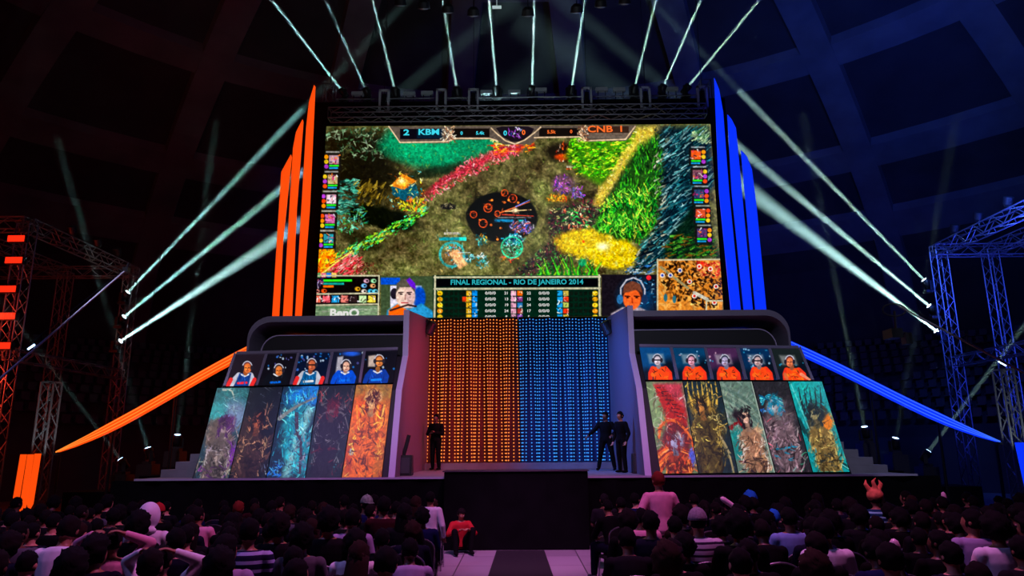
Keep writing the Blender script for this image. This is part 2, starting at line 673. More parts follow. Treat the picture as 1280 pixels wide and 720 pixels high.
RUG = mat('black_rug', (9, 8, 10), .95, noise=.4, nscale=30)
b = MB()
b.prism([(-.62, 8.5, .095), (.62, 8.5, .095), (.57, 13, .005), (-.57, 13, .005)], (0, 0, .02))
b.prism([(-.57, 13, .005), (.57, 13, .005), (.52, 16.3, .005), (-.52, 16.3, .005)], (0, 0, .02))
tag(b.build('aisle_rug', RUG), 'long black rug running up the aisle to the stage block', 'rug')

# side wings: black risers beyond the stage ends
for s, nm in ((-1, 'orange'), (1, 'blue')):
    b = MB()
    xs = [(9.75, 1.72), (10.45, 1.52), (11.2, 1.3), (12.5, 1.1)]
    x0 = 9.3
    for x1, z in xs:
        b.box((min(s * x0, s * x1), 20.0, 0), (max(s * x0, s * x1), 21.2, z))
        x0 = x1
    tag(b.build('wing_riser', BLACK), 'black stepped riser off the stage end, under the %s sloping strips' % nm, 'riser')

# ------------------------------------------------------------------ the two player booths
PA = Vector((0, 17.32, SZ + .004))
PB = Vector((0, 18.05, 3.65))
PC = Vector((0, 18.9, 4.62))
nA = Vector((0, -(PB.z - PA.z), PB.y - PA.y)).normalized()
nB = Vector((0, -(PC.z - PB.z), PC.y - PB.y)).normalized()

LOW_L = [((272.4, 486), (313.3, 485.6), (286.6, 598.3), (243, 598.6)),
         ((314.3, 485.5), (354.0, 484.6), (333.0, 598.2), (287.6, 598.4)),
         ((355, 484.5), (399.4, 483.4), (381.6, 598), (334, 598.2)),
         ((400.4, 483.3), (445, 482.3), (427, 597.8), (382.6, 598)),
         ((446, 482.2), (490.9, 481.5), (477, 597.6), (428, 597.8))]
LOW_R = [((807, 478.2), (852.4, 478), (872, 592.3), (825.5, 592.8)),
         ((853.4, 478), (897.8, 478), (921.5, 591.8), (873, 592.2)),
         ((898.8, 478), (939, 478), (968, 591.4), (922.5, 591.8)),
         ((940, 478), (983.5, 478), (1014.4, 591), (969, 591.4)),
         ((984.5, 478), (1026.4, 478), (1061, 590.5), (1015.4, 590.9))]
UP_L = [((295.7, 445.5), (331.9, 444.8), (320, 484), (283, 484.6)),
        ((335.6, 444.4), (372, 443.6), (362.6, 483), (323, 483.8)),
        ((375.4, 443.4), (413.8, 442.4), (406.3, 482), (366.4, 482.8)),
        ((417.6, 442.2), (454.1, 441.2), (448.5, 481), (409.8, 481.8)),
        ((457.9, 441), (497.3, 439.8), (491.2, 480.2), (451.6, 480.9))]
UP_R = [((799.1, 436), (836.6, 436.4), (845, 476.4), (806, 476.4)),
        ((840.4, 436.6), (879.2, 436.9), (888.2, 476.5), (848.8, 476.4)),
        ((882.6, 437), (919.1, 437.2), (930.4, 476.6), (892, 476.5)),
        ((923.8, 437.3), (959.4, 437.6), (970.7, 476.8), (934, 476.6)),
        ((963.2, 437.7), (997.9, 438), (1013.4, 477), (974.4, 476.8))]


# abstract, generic art stands in for the printed character art: colour masses and brushwork only
def swirl(a, x0, y0, x1, y1, n, cols, seed, wd=(1, 3), bend=.5):
    r = np.random.RandomState(seed)
    for _ in range(n):
        x, y = r.uniform(x0, x1), r.uniform(y0, y1)
        t = r.uniform(0, 6.28)
        pts = [(x, y)]
        L = r.uniform(4, 10)
        k = r.uniform(-bend, bend)
        for i in range(6):
            t += k
            x += math.cos(t) * L / 3
            y += math.sin(t) * L / 3
            pts.append((x, y))
        c = cols[r.randint(len(cols))]
        ww = r.uniform(*wd)
        a.stroke(pts, ww, ww * .2, c, r.uniform(.5, 1))


def smooth(pts, m=5):
    """a flowing line through the points"""
    if len(pts) < 3: return pts
    e = [pts[0]] + list(pts) + [pts[-1]]
    out = []
    for i in range(1, len(e) - 2):
        p0, p1, p2, p3 = [np.array(e[i + j]) for j in (-1, 0, 1, 2)]
        for t in np.linspace(0, 1, m, endpoint=False):
            out.append(tuple(.5 * (2 * p1 + (p2 - p0) * t + (2 * p0 - 5 * p1 + 4 * p2 - p3) * t * t + (3 * p1 - p0 - 3 * p2 + p3) * t ** 3)))
    return out + [tuple(pts[-1])]


def lower_art(k, quad):
    (x0, y0), (x1, _), (x2, y2), (x3, _) = quad
    a = Art(quad, 84, 190, seed=20 + k)
    W = x1 - x0

    def q(u, v):  # picture units to painting coordinates
        return (x0 * (1 - u) + x1 * u) * (1 - v) + (x3 * (1 - u) + x2 * u) * v, y0 * (1 - v) + y2 * v

    def E(u, v, ru, rv, c, **kw):
        X, Y = q(u, v)
        a.ell(X, Y, ru * W, rv * 113, c, **kw)

    def D(n, u0, v0, u1, v1, cols, **kw):
        a.dabs(n, [q(u0, v0), q(u1, v0), q(u1, v1), q(u0, v1)], cols, **kw)

    def S(pts, w0, w1, c, al=1.):
        a.stroke(smooth([q(*p) for p in pts]), w0, w1, c, al)

    full = (0, 0, 1, 1)
    if k == 0:  # storm teal above, violet and grey-brown below
        a.C[:] = (38, 60, 72)
        E(.5, .1, .6, .16, (40, 105, 110), soft=.8)
        E(.75, .3, .4, .16, (110, 130, 160), soft=.8)
        E(.2, .28, .3, .12, (60, 150, 155), soft=.8)
        E(.45, .6, .42, .28, (92, 78, 74), soft=.35, rough=.4)
        E(.8, .72, .25, .12, (110, 40, 150), soft=.5, rough=.4)
        E(.6, .4, .26, .1, (80, 40, 90), soft=.4, rough=.3)
        D(60, 0, .35, 1, 1, [(25, 22, 26), (120, 105, 98), (150, 130, 130)], L=(5, 14), wd=(1, 2.4), ang=(20, 110))
        D(40, .1, .8, 1, 1, [(150, 50, 150), (190, 190, 170), (40, 30, 40)], L=(5, 12), wd=(1, 2.5), ang=(0, 60))
        D(18, .1, 0, 1, .34, [(150, 190, 190), (60, 120, 125)], L=(5, 12), wd=(.6, 1.5), ang=(-40, 30))
        S([(.2, .02), (.45, .03), (.6, .12)], 3, 1, (170, 180, 170))
    elif k == 1:  # near-black ground, leather-brown folds with warm rims
        a.C[:] = (18, 24, 28)
        E(.35, .72, .5, .34, (48, 34, 32), soft=.3, rough=.4)
        E(.45, .37, .17, .1, (120, 66, 48), soft=.5, rough=.3)
        S([(.0, .75), (.3, .6), (.7, .64), (1, .5)], 9, 3, (56, 38, 34))
        S([(.0, .9), (.4, .74), (.8, .8), (1, .7)], 8, 3, (84, 56, 48))
        S([(.1, 1), (.5, .84), (.9, .92)], 6, 2, (40, 28, 28))
        D(46, .05, .52, .95, .98, [(150, 104, 84), (190, 140, 110), (100, 66, 54)], L=(6, 15), wd=(.7, 1.5), ang=(15, 60), curve=.2)
        S([(.9, .42), (.7, .3), (.78, .14)], 1.4, .6, (150, 110, 90))
        D(50, 0, .5, .9, 1, [(12, 12, 15), (70, 48, 44), (60, 42, 40)], L=(5, 13), wd=(1, 2.2), ang=(40, 120))
        D(20, .15, .28, .75, .5, [(150, 84, 60), (60, 30, 24), (196, 130, 96)], L=(3, 7), wd=(1, 2), ang=(50, 120))
        D(8, 0, 0, 1, .2, [(110, 110, 125)], L=(4, 9), wd=(.6, 1.2), ang=(-40, -20))
        D(12, 0, .85, 1, 1, [(210, 215, 230), (110, 120, 150)], L=(4, 9), wd=(.7, 1.6), ang=(70, 110))
    elif k == 2:  # electric cyan storm
        a.C[:] = (14, 40, 58)
        E(.7, .1, .55, .14, (20, 110, 190), soft=.7, rough=.4)
        E(.6, .6, .4, .42, (20, 130, 150), soft=.5, rough=.5)
        a.poly([q(.75, .2), q(.98, .25), q(.7, .7), (q(.6, 1)), q(.4, 1), q(.5, .55)], (140, 190, 195), .85, 8)
        swirl(a, *q(.1, .1), *q(.9, .95), 70, [(40, 190, 210), (120, 230, 235), (10, 70, 110), (20, 100, 140)], 4, (.8, 2.2), .6)
        D(60, .05, .05, 1, 1, [(50, 190, 220), (10, 40, 70), (150, 225, 230)], L=(5, 14), wd=(.7, 1.8), ang=(50, 110))
        S([(.05, .35), (.45, .22), (.95, .12)], 5, 2, (120, 125, 125))
        S([(.5, .3), (.6, .5), (.75, .62), (.85, .95)], 5, 3, (60, 50, 66))
        D(40, .6, .5, 1, 1, [(50, 42, 60), (150, 140, 160), (90, 80, 110)], L=(4, 9), wd=(1, 2.2))
        D(35, 0, .82, .4, 1, [(30, 110, 220), (80, 170, 240), (8, 20, 50)], L=(4, 9), wd=(1, 2.4))
    elif k == 3:  # black and smoke, dull red sparks, pale scratches
        a.C[:] = (16, 26, 30)
        E(.4, .8, .45, .25, (16, 40, 42), soft=.5)
        E(.5, .35, .42, .2, (30, 22, 30), soft=.4, rough=.4)
        for sx in (-1, 1):
            S([(.5 + sx * .1, .28), (.5 + sx * .38, .2), (.5 + sx * .42, .02)], 3.4, 1, (70, 58, 66))
            S([(.5 + sx * .08, .3), (.5 + sx * .3, .33), (.5 + sx * .5, .5)], 2.6, 1, (95, 85, 92))
        E(.5, .23, .1, .045, (150, 50, 50), soft=.5, rough=.3)
        D(55, .02, .05, 1, .55, [(100, 86, 98), (150, 60, 60), (24, 18, 26), (150, 140, 150)], L=(4, 12), wd=(.7, 1.8), ang=(30, 150))
        D(30, .05, .5, 1, .7, [(130, 125, 130), (110, 40, 60), (30, 30, 36)], L=(4, 10), wd=(.8, 2), ang=(-20, 40))
        D(30, .1, .7, 1, 1, [(20, 60, 64), (10, 16, 20), (80, 30, 40)], L=(6, 15), wd=(1, 2.4), ang=(60, 110))
        D(10, .5, .85, .8, .93, [(80, 170, 190)], L=(3, 7), wd=(1, 2))
    elif k == 4:  # flowing orange
        a.C[:] = (176, 92, 24)
        E(.5, .06, .6, .1, (150, 110, 50), soft=.8)
        E(.5, .4, .44, .32, (215, 90, 20), soft=.5, rough=.3)
        E(.3, .8, .4, .2, (170, 66, 18), soft=.5, rough=.3)
        E(.55, .13, .24, .08, (220, 170, 120), soft=.4, rough=.3)
        for i in range(16):
            u = .1 + .05 * i
            S([(u, .22), (u * .8 + .12, .42), (.25 + u * .55, .62), (.3 + u * .3, .78)], 2.6, .8, [(255, 150, 40), (235, 90, 18), (120, 34, 8), (255, 190, 90)][i % 4], .9)
            S([(1 - u, .25), (.95 - u * .6, .45), (.4, .66)], 2.2, .7, [(245, 120, 28), (90, 26, 8), (255, 170, 70)][i % 3], .8)
        D(70, 0, .5, 1, 1, [(230, 110, 30), (110, 36, 12), (250, 170, 80), (60, 22, 14)], L=(5, 12), wd=(1, 2.4), ang=(20, 130))
        a.poly([q(.08, .68), q(.45, .67), q(.46, .75), q(.1, .76)], (160, 150, 150))
        D(10, .1, .68, .45, .75, [(225, 220, 220), (80, 70, 70)], L=(3, 6), wd=(1, 2), ang=(-10, 10))
    elif k == 5:  # red spiral with green-grey mist and orange folds below
        a.C[:] = (98, 112, 82)
        E(.15, .3, .3, .3, (120, 140, 100), soft=.7)
        a.poly([q(.2, .02), q(.95, .02), q(.98, .4), q(.5, .45)], (180, 62, 78), 1, 5)
        a.poly([q(.2, .04), q(.42, .04), q(.95, .34), q(.95, .5), q(.4, .5), q(.35, .3)], (168, 34, 26), 1, 3)
        for i in range(8):
            S([(.28 + .06 * i, .07 + .045 * i), (.5 + .06 * i, .06 + .05 * i)], 1.6, 1, (60, 16, 22))
        E(.55, .66, .42, .22, (96, 30, 34), soft=.3, rough=.25)
        E(.55, .67, .2, .11, (140, 136, 170), soft=.6, rough=.4)
        S([(.1, .62), (.25, .48), (.6, .44), (.95, .6), (.98, .8)], 4, 2, (214, 96, 34))
        for i in range(8):
            S([(.02, .98 - .03 * i), (.4, .84 - .02 * i), (1, .98 - .03 * i)], 3, 1, [(205, 84, 26), (120, 34, 20), (235, 130, 60)][i % 3])
        swirl(a, *q(.1, .15), *q(.8, .8), 40, [(190, 70, 50), (90, 24, 26), (210, 190, 190)], 11, (.7, 1.8), .7)
        E(.9, .85, .1, .1, (80, 90, 190), soft=.5)
    elif k == 6:  # antique gold on dark teal
        a.C[:] = (22, 40, 48)
        E(.4, .6, .45, .42, (66, 54, 30), soft=.4, rough=.4)
        E(.35, .25, .3, .13, (150, 116, 52), soft=.5, rough=.4)
        for i in range(7):
            S([(.15 + .11 * i, .25), (.1 + .13 * i, .12), (.12 + .13 * i, 0)], 3, .6, (205, 165, 74))
        swirl(a, *q(.1, .4), *q(.8, .72), 60, [(210, 172, 84), (130, 98, 40), (240, 214, 140), (30, 24, 16)], 13, (.8, 2), .9)
        D(70, 0, .1, 1, 1, [(40, 34, 24), (150, 120, 60), (20, 24, 26), (96, 80, 50)], L=(5, 12), wd=(1, 2.4), ang=(30, 120))
        S([(.6, .5), (.85, .72), (.9, 1)], 3, 2, (150, 134, 100))
        S([(.2, .7), (.28, .85), (.35, 1)], 3, 2, (110, 92, 56))
    elif k == 7:  # grey-green sky, teal water, red and pale shapes
        a.C[:] = (96, 118, 108)
        for i in range(14):
            S([(-.1, .02 + .03 * i), (.5, .1 + .045 * i), (1.05, .3 + .05 * i)], 3, 2, [(128, 146, 134), (80, 104, 98), (150, 164, 150)][i % 3], .6)
        a.poly([q(0, .55), q(.4, .5), q(.5, .8), q(0, .85)], (22, 122, 122), .95, 5)
        a.poly([q(.3, .28), q(.45, .36), q(.6, .4), q(.75, .62), q(.62, .6), q(.5, .72), q(.42, .5), q(.15, .36)], (34, 26, 34), 1, 4)
        E(.62, .68, .2, .1, (168, 32, 30), soft=.5, rough=.3)
        E(.75, .55, .2, .06, (190, 150, 124), soft=.6, rough=.3)
        E(.55, .9, .42, .1, (164, 116, 84), soft=.5, rough=.3)
        D(60, .1, .6, .95, 1, [(200, 160, 130), (110, 50, 44), (190, 205, 205), (50, 70, 74)], L=(4, 11), wd=(.8, 2.2), ang=(0, 80))
        S([(0, .5), (.3, .44), (.42, .5)], 5, 2, (120, 20, 24))
    elif k == 8:  # smoke violet-grey with bright blue streaks and pink
        a.C[:] = (40, 38, 44)
        E(.45, .6, .45, .35, (92, 76, 84), soft=.5, rough=.5)
        E(.45, .26, .24, .1, (130, 140, 142), soft=.5, rough=.3)
        for i in range(8):
            S([(.1, .26 - .015 * i), (.35, .15 + .01 * i), (.7, .2 + .02 * i)], 2.4, 1, [(40, 170, 190), (20, 90, 130), (110, 210, 220)][i % 3])
        D(10, .02, .28, .35, .36, [(40, 110, 200), (110, 180, 230)], L=(3, 6), wd=(1.6, 3))
        E(.55, .82, .26, .13, (164, 126, 136), soft=.5, rough=.3)
        E(.3, .58, .1, .06, (180, 60, 120), soft=.6)
        D(90, 0, .4, 1, 1, [(24, 20, 26), (150, 130, 140), (80, 60, 70), (190, 90, 110)], L=(4, 11), wd=(.8, 2), ang=(30, 150))
        swirl(a, *q(.1, .8), *q(.8, 1), 16, [(210, 110, 130), (80, 180, 140), (30, 24, 30)], 17, (1, 2), .6)
    else:  # turquoise field with bronze scales
        a.C[:] = (22, 138, 142)
        E(.3, .1, .5, .16, (30, 160, 160), soft=.8)
        E(.5, .5, .3, .25, (60, 58, 48), soft=.35, rough=.5)
        for i in range(5):
            S([(.3 + .1 * i, .4), (.22 + .14 * i, .25), (.26 + .16 * i, .06)], 5, .6, (30, 44, 52))
        E(.82, .45, .14, .09, (214, 120, 36), soft=.5, rough=.3)
        for i in range(30):
            u, v = .3 + .45 * ((i * 7) % 10) / 10, .5 + .38 * ((i * 3) % 10) / 10
            S([(u, v), (u + .08, v + .035), (u + .02, v + .07)], 2.6, .8, [(176, 136, 70), (110, 78, 36), (220, 190, 120)][i % 3])
        D(40, .25, .35, .95, .85, [(34, 34, 34), (180, 150, 90), (70, 90, 90)], L=(4, 10), wd=(.8, 2), ang=(20, 130))
        S([(0, .42), (.25, .7), (1.05, .97)], 5, 5, (16, 60, 64))
        S([(.2, .7), (1.05, .985)], 1.2, 1.2, (110, 200, 195))
        S([(.06, .02), (.28, .7)], 1.2, 1.2, (130, 215, 210), .7)

    def figure(u, v, r, lean, head, body, rim, shade):
        """a plain faceless mannequin-like bust with painted folds"""
        X, Y = q(u, v)
        sh = [(u - .34 + lean, v + .2), (u - .14, v + .13), (u + .14, v + .13), (u + .36 + lean, v + .21), (u + .3 + lean, v + .62), (u + .2, 1.0), (u - .3, 1.0), (u - .3 + lean, v + .6)]
        a.poly([q(min(1, max(0, p[0])), p[1]) for p in sh], body, .95, 2)
        a.poly([q(u - .06, v + .05), q(u + .06, v + .05), q(u + .08, v + .16), q(u - .08, v + .16)], tuple(int(c * .7) for c in head), 1, 1.5)
        a.ell(X, Y, r * .8, r, head, 1, soft=.15)
        a.ell(X - r * .3, Y + r * .1, r * .45, r * .75, tuple(min(255, int(c * 1.3)) for c in head), .7, soft=.8)
        D(26, u - .15, v - .12, u + .15, v - .01, [shade, tuple(int(c * .7) for c in shade)], L=(4, 8), wd=(1.4, 2.6), ang=(20, 160), curve=.4)
        D(16, u - .16, v - .04, u - .08, v + .1, [shade], L=(3, 7), wd=(1.2, 2.4), ang=(70, 110))
        D(16, u + .08, v - .04, u + .16, v + .1, [shade], L=(3, 7), wd=(1.2, 2.4), ang=(70, 110))
        b1, b2 = tuple(int(c * .45) for c in body), tuple(min(255, int(c * 1.45)) for c in body)
        D(50, max(0, u - .34), v + .18, min(1, u + .36), 1, [body, b1, b2, b1], L=(6, 16), wd=(1.4, 3.4), ang=(50, 130), curve=.3)
        D(16, max(0, u - .3), v + .2, min(1, u + .32), v + .4, [rim, b1], L=(4, 10), wd=(.8, 1.6), ang=(-30, 40), curve=.4)
        D(12, u - .38, v + .18, u - .26, v + .6, [rim], L=(4, 9), wd=(.8, 1.5), ang=(60, 110), curve=.2)
        D(12, u + .26, v + .18, u + .38, v + .6, [rim], L=(4, 9), wd=(.8, 1.5), ang=(70, 120), curve=.2)
        D(14, max(0, u - .3), v + .42, min(1, u + .32), v + .62, [shade, b1], L=(5, 12), wd=(1.4, 3), ang=(-30, 30), curve=.3)

    F = {0: (.5, .44, 7, 0, (128, 108, 112), (92, 80, 78), (176, 160, 170), (70, 34, 84)), 1: (.45, .36, 8, 0, (140, 76, 54), (52, 36, 34), (196, 144, 112), (26, 18, 20)),
         3: (.45, .26, 6, 0, (90, 60, 66), (26, 22, 28), (120, 110, 120), (90, 24, 34)), 4: (.5, .18, 9, 0, (226, 160, 110), (206, 92, 24), (255, 180, 80), (84, 28, 10)),
         5: (.5, .66, 9, 0, (140, 132, 164), (150, 52, 26), (232, 130, 60), (96, 20, 26)), 6: (.38, .26, 8, 0, (170, 112, 60), (74, 60, 32), (220, 184, 96), (28, 26, 22)),
         7: (.55, .38, 7, 0, (200, 158, 138), (150, 110, 88), (226, 214, 204), (34, 26, 34)), 8: (.45, .27, 9, 0, (150, 146, 150), (104, 84, 92), (190, 160, 168), (30, 120, 150)),
         9: (.5, .36, 7, 0, (120, 110, 80), (120, 96, 54), (220, 192, 120), (28, 40, 46))}
    if k in F: figure(*F[k])
    a.brush(260, (3, 8), (.9, 2.2), (20, 150), .35)
    a.mottle(2.6, .2, 30 + k)
    if k == 7:
        S([(.985, 0), (.985, 1)], 1.3, 1.3, (180, 190, 180), .7)
    return a


def person_art(a, q, shirt, skin, hair, accent, cap=False, arms='down', glasses=False, sleeve=None, s=1.12, cx=.5, hy=.42):
    """a player at a desk with a headset, generic"""
    W = a.wd_

    def S(pts, w0, w1, c): a.stroke([q(*p) for p in pts], w0 * s, w1 * s, c)

    sleeve = sleeve or shirt
    S([(cx - .2, .66), (cx - .3, .8), (cx - .34, .98)], 6, 5, sleeve)
    S([(cx + .2, .66), (cx + .31, .8), (cx + .3, .98)], 6, 5, sleeve)
    a.poly([q(cx - .2, .6), q(cx + .2, .6), q(cx + .24, 1.02), q(cx - .24, 1.02)], shirt, 1, 1.2)
    if arms == 'crossed':
        S([(cx - .24, .84), (cx + .2, .9)], 5, 4, accent)
        S([(cx + .24, .82), (cx - .16, .92)], 5, 4, shirt)
        a.dabs(22, [q(cx - .22, .65), q(cx + .22, .65), q(cx + .24, .98), q(cx - .24, .98)], [(255, 130, 30), (30, 16, 24), (255, 70, 30)], L=(2, 5), wd=(.6, 1.4))
    else:
        S([(cx - .12, .64), (cx, .7), (cx + .12, .64)], 1.6, 1.6, (225, 225, 230))
        S([(cx - .14, .92), (cx + .14, .9)], 2.4, 2.4, accent)
        a.dabs(10, [q(cx - .18, .65), q(cx + .18, .65), q(cx + .2, .98), q(cx - .2, .98)], [tuple(min(255, int(c * 1.5 + 20)) for c in shirt), tuple(int(c * .5) for c in shirt)], L=(3, 6), wd=(.6, 1.3), ang=(60, 120))
    X, Y = q(cx, .58)
    a.ell(X, Y, 2.6 * s, 3.4 * s, tuple(int(c * .7) for c in skin))
    X, Y = q(cx, hy)
    a.ell(X, Y, 5 * s, 6.6 * s, hair if not cap else accent)
    a.ell(X + .2, Y + 1.2 * s, 4 * s, 5.4 * s, skin, soft=.3)
    a.ell(X - 1.6 * s, Y + 2 * s, 1.6 * s, 3.4 * s, tuple(min(255, int(c * 1.2)) for c in skin), soft=.8)
    if glasses:
        a.stroke([(X - 3 * s, Y + .6 * s), (X + 3.2 * s, Y + .6 * s)], 1.6 * s, 1.6 * s, (20, 20, 26))
    else:
        for dx in (-1.7, 1.7): a.ell(X + dx * s, Y + .8 * s, .9 * s, .55 * s, (30, 20, 20))
    a.stroke([(X, Y + 1 * s), (X + .3 * s, Y + 2.8 * s)], .7 * s, .9 * s, tuple(int(c * .65) for c in skin))
    a.stroke([(X - 1.3 * s, Y + 4.3 * s), (X + 1.4 * s, Y + 4.3 * s)], .8 * s, .8 * s, (120, 50, 50))
    if cap: a.stroke([(X - 4.6 * s, Y - 1.4 * s), (X + 4.6 * s, Y - 1.6 * s)], 1.8 * s, 1.8 * s, tuple(int(c * .6) for c in accent))
    # headset band and ear cups
    pts = [(X + 5.3 * s * math.cos(t), Y - 6.6 * s * math.sin(t)) for t in np.linspace(0, math.pi, 9)]
    a.stroke(pts, 1.1 * s, 1.1 * s, (190, 190, 205) if not cap else (60, 60, 80))
    for sx in (-1, 1): a.ell(X + sx * 4.9 * s, Y + .8 * s, 1.7 * s, 2.7 * s, (40, 36, 48))


def upper_art(side, k, quad):
    (x0, y0), (x1, _), (x2, y2), (x3, _) = quad
    a = Art(quad, 72, 80, seed=60 + 10 * side + k)
    a.wd_ = x1 - x0

    def q(u, v):
        return (x0 * (1 - u) + x1 * u) * (1 - v) + (x3 * (1 - u) + x2 * u) * v, y0 * (1 - v) + y2 * v

    bokeh = lambda n, cols: [a.ell(*q(a.r.uniform(0, 1), a.r.uniform(0, .6)), a.r.uniform(.6, 1.6), a.r.uniform(.6, 1.6), cols[a.r.randint(len(cols))], .8) for _ in range(n)]
    if side == 0:
        a.C[:] = [(34, 26, 36), (16, 14, 22), (10, 20, 44), (24, 26, 44), (14, 14, 24)][k]
        if k in (1, 2, 3, 4): bokeh([0, 14, 26, 6, 8][k], [(200, 220, 240), (40, 120, 200), (90, 90, 160)])
        if k == 3:
            a.poly([q(.16, .15), q(.35, .12), q(.38, .75), q(.2, .8)], (170, 165, 175), 1, 2)
            a.ell(*q(.6, .04), 10, 3, (40, 90, 200), soft=.8)
        if k == 4: a.poly([q(.1, .15), q(.32, .12), q(.36, .5), q(.14, .5)], (190, 170, 160), 1, 2)
        if k == 0: person_art(a, q, (20, 60, 130), (226, 120, 60), (110, 60, 60), (230, 40, 50), sleeve=(190, 190, 205), hy=.4, cx=.52)
        if k == 1: person_art(a, q, (16, 18, 26), (214, 120, 60), (50, 40, 44), (20, 110, 220), hy=.5, cx=.52)
        if k == 2: person_art(a, q, (14, 88, 140), (190, 100, 66), (90, 50, 40), (225, 225, 225), glasses=True, sleeve=(190, 190, 200), hy=.36, cx=.46)
        if k == 3: person_art(a, q, (14, 80, 200), (220, 170, 150), (24, 20, 32), (20, 110, 230), hy=.42, cx=.5)
        if k == 4: person_art(a, q, (16, 60, 150), (214, 130, 70), (120, 66, 36), (30, 130, 230), glasses=True, hy=.3, cx=.46)
        if k in (0, 2):
            for u in (.1, .9): a.stroke([q(u, .8), q(u - .04, 1)], 5, 5, (220, 50, 50))
    else:
        a.C[:] = [(12, 70, 120), (10, 60, 96), (70, 40, 76), (10, 44, 80), (26, 34, 34)][k]
        a.ell(*q(.85, .7), 9, 14, (10, 18, 30), soft=.8)
        a.ell(*q(.1, .9), 9, 10, (12, 24, 40), soft=.8)
        bokeh([0, 6, 8, 22, 4][k], [(150, 200, 230), (200, 160, 180), (40, 140, 180)])
        a.poly([q(.22, .2), q(.75, .2), q(.75, .5), q(.24, .5)], (190, 190, 190), .5, 3)
        person_art(a, q, (238, 78, 30), [(206, 190, 200), (210, 150, 170), (170, 160, 190), (190, 160, 160), (214, 120, 80)][k], (20, 30, 50) if k < 4 else (90, 30, 24),
                   (250, 110, 40), arms='crossed', glasses=k in (0, 3), sleeve=(226, 60, 34), hy=.38, cx=.52, s=1.06)
        if k == 4:
            a.stroke([q(.75, .8), q(.95, .98)], 4, 3, (230, 140, 110))
            a.stroke([q(.22, .8), q(.24, .98)], 4, 4, (200, 100, 60))
    a.mottle(3, .12, 7)
    return a


LOWLAB = [['stormy teal art panel with violet and grey forms', 'near-black art panel with brown leathery folds',
           'electric blue art panel with cyan lightning', 'black art panel with dull red sparks', 'orange art panel with flowing golden strands'],
          ['red and green art panel with orange folds', 'antique gold art panel on dark teal', 'grey-green art panel with a red patch',
           'smoky violet art panel with blue streaks', 'turquoise art panel with bronze scales']]
UPLAB = [['screen showing player in blue vest with white sleeves', 'screen showing player in black jacket',
          'screen showing player in teal shirt with glasses', 'screen showing player in bright blue shirt before a pale banner', 'screen showing player in dark blue jacket with brown hair'],
         ['screen showing player in orange with pale face on blue', 'screen showing player in orange on dark teal', 'screen showing player in orange on violet ground',
          'screen showing player in orange among blue lights', 'screen showing player in orange with reddish hair on grey']]


BOOTH_OUT = {}


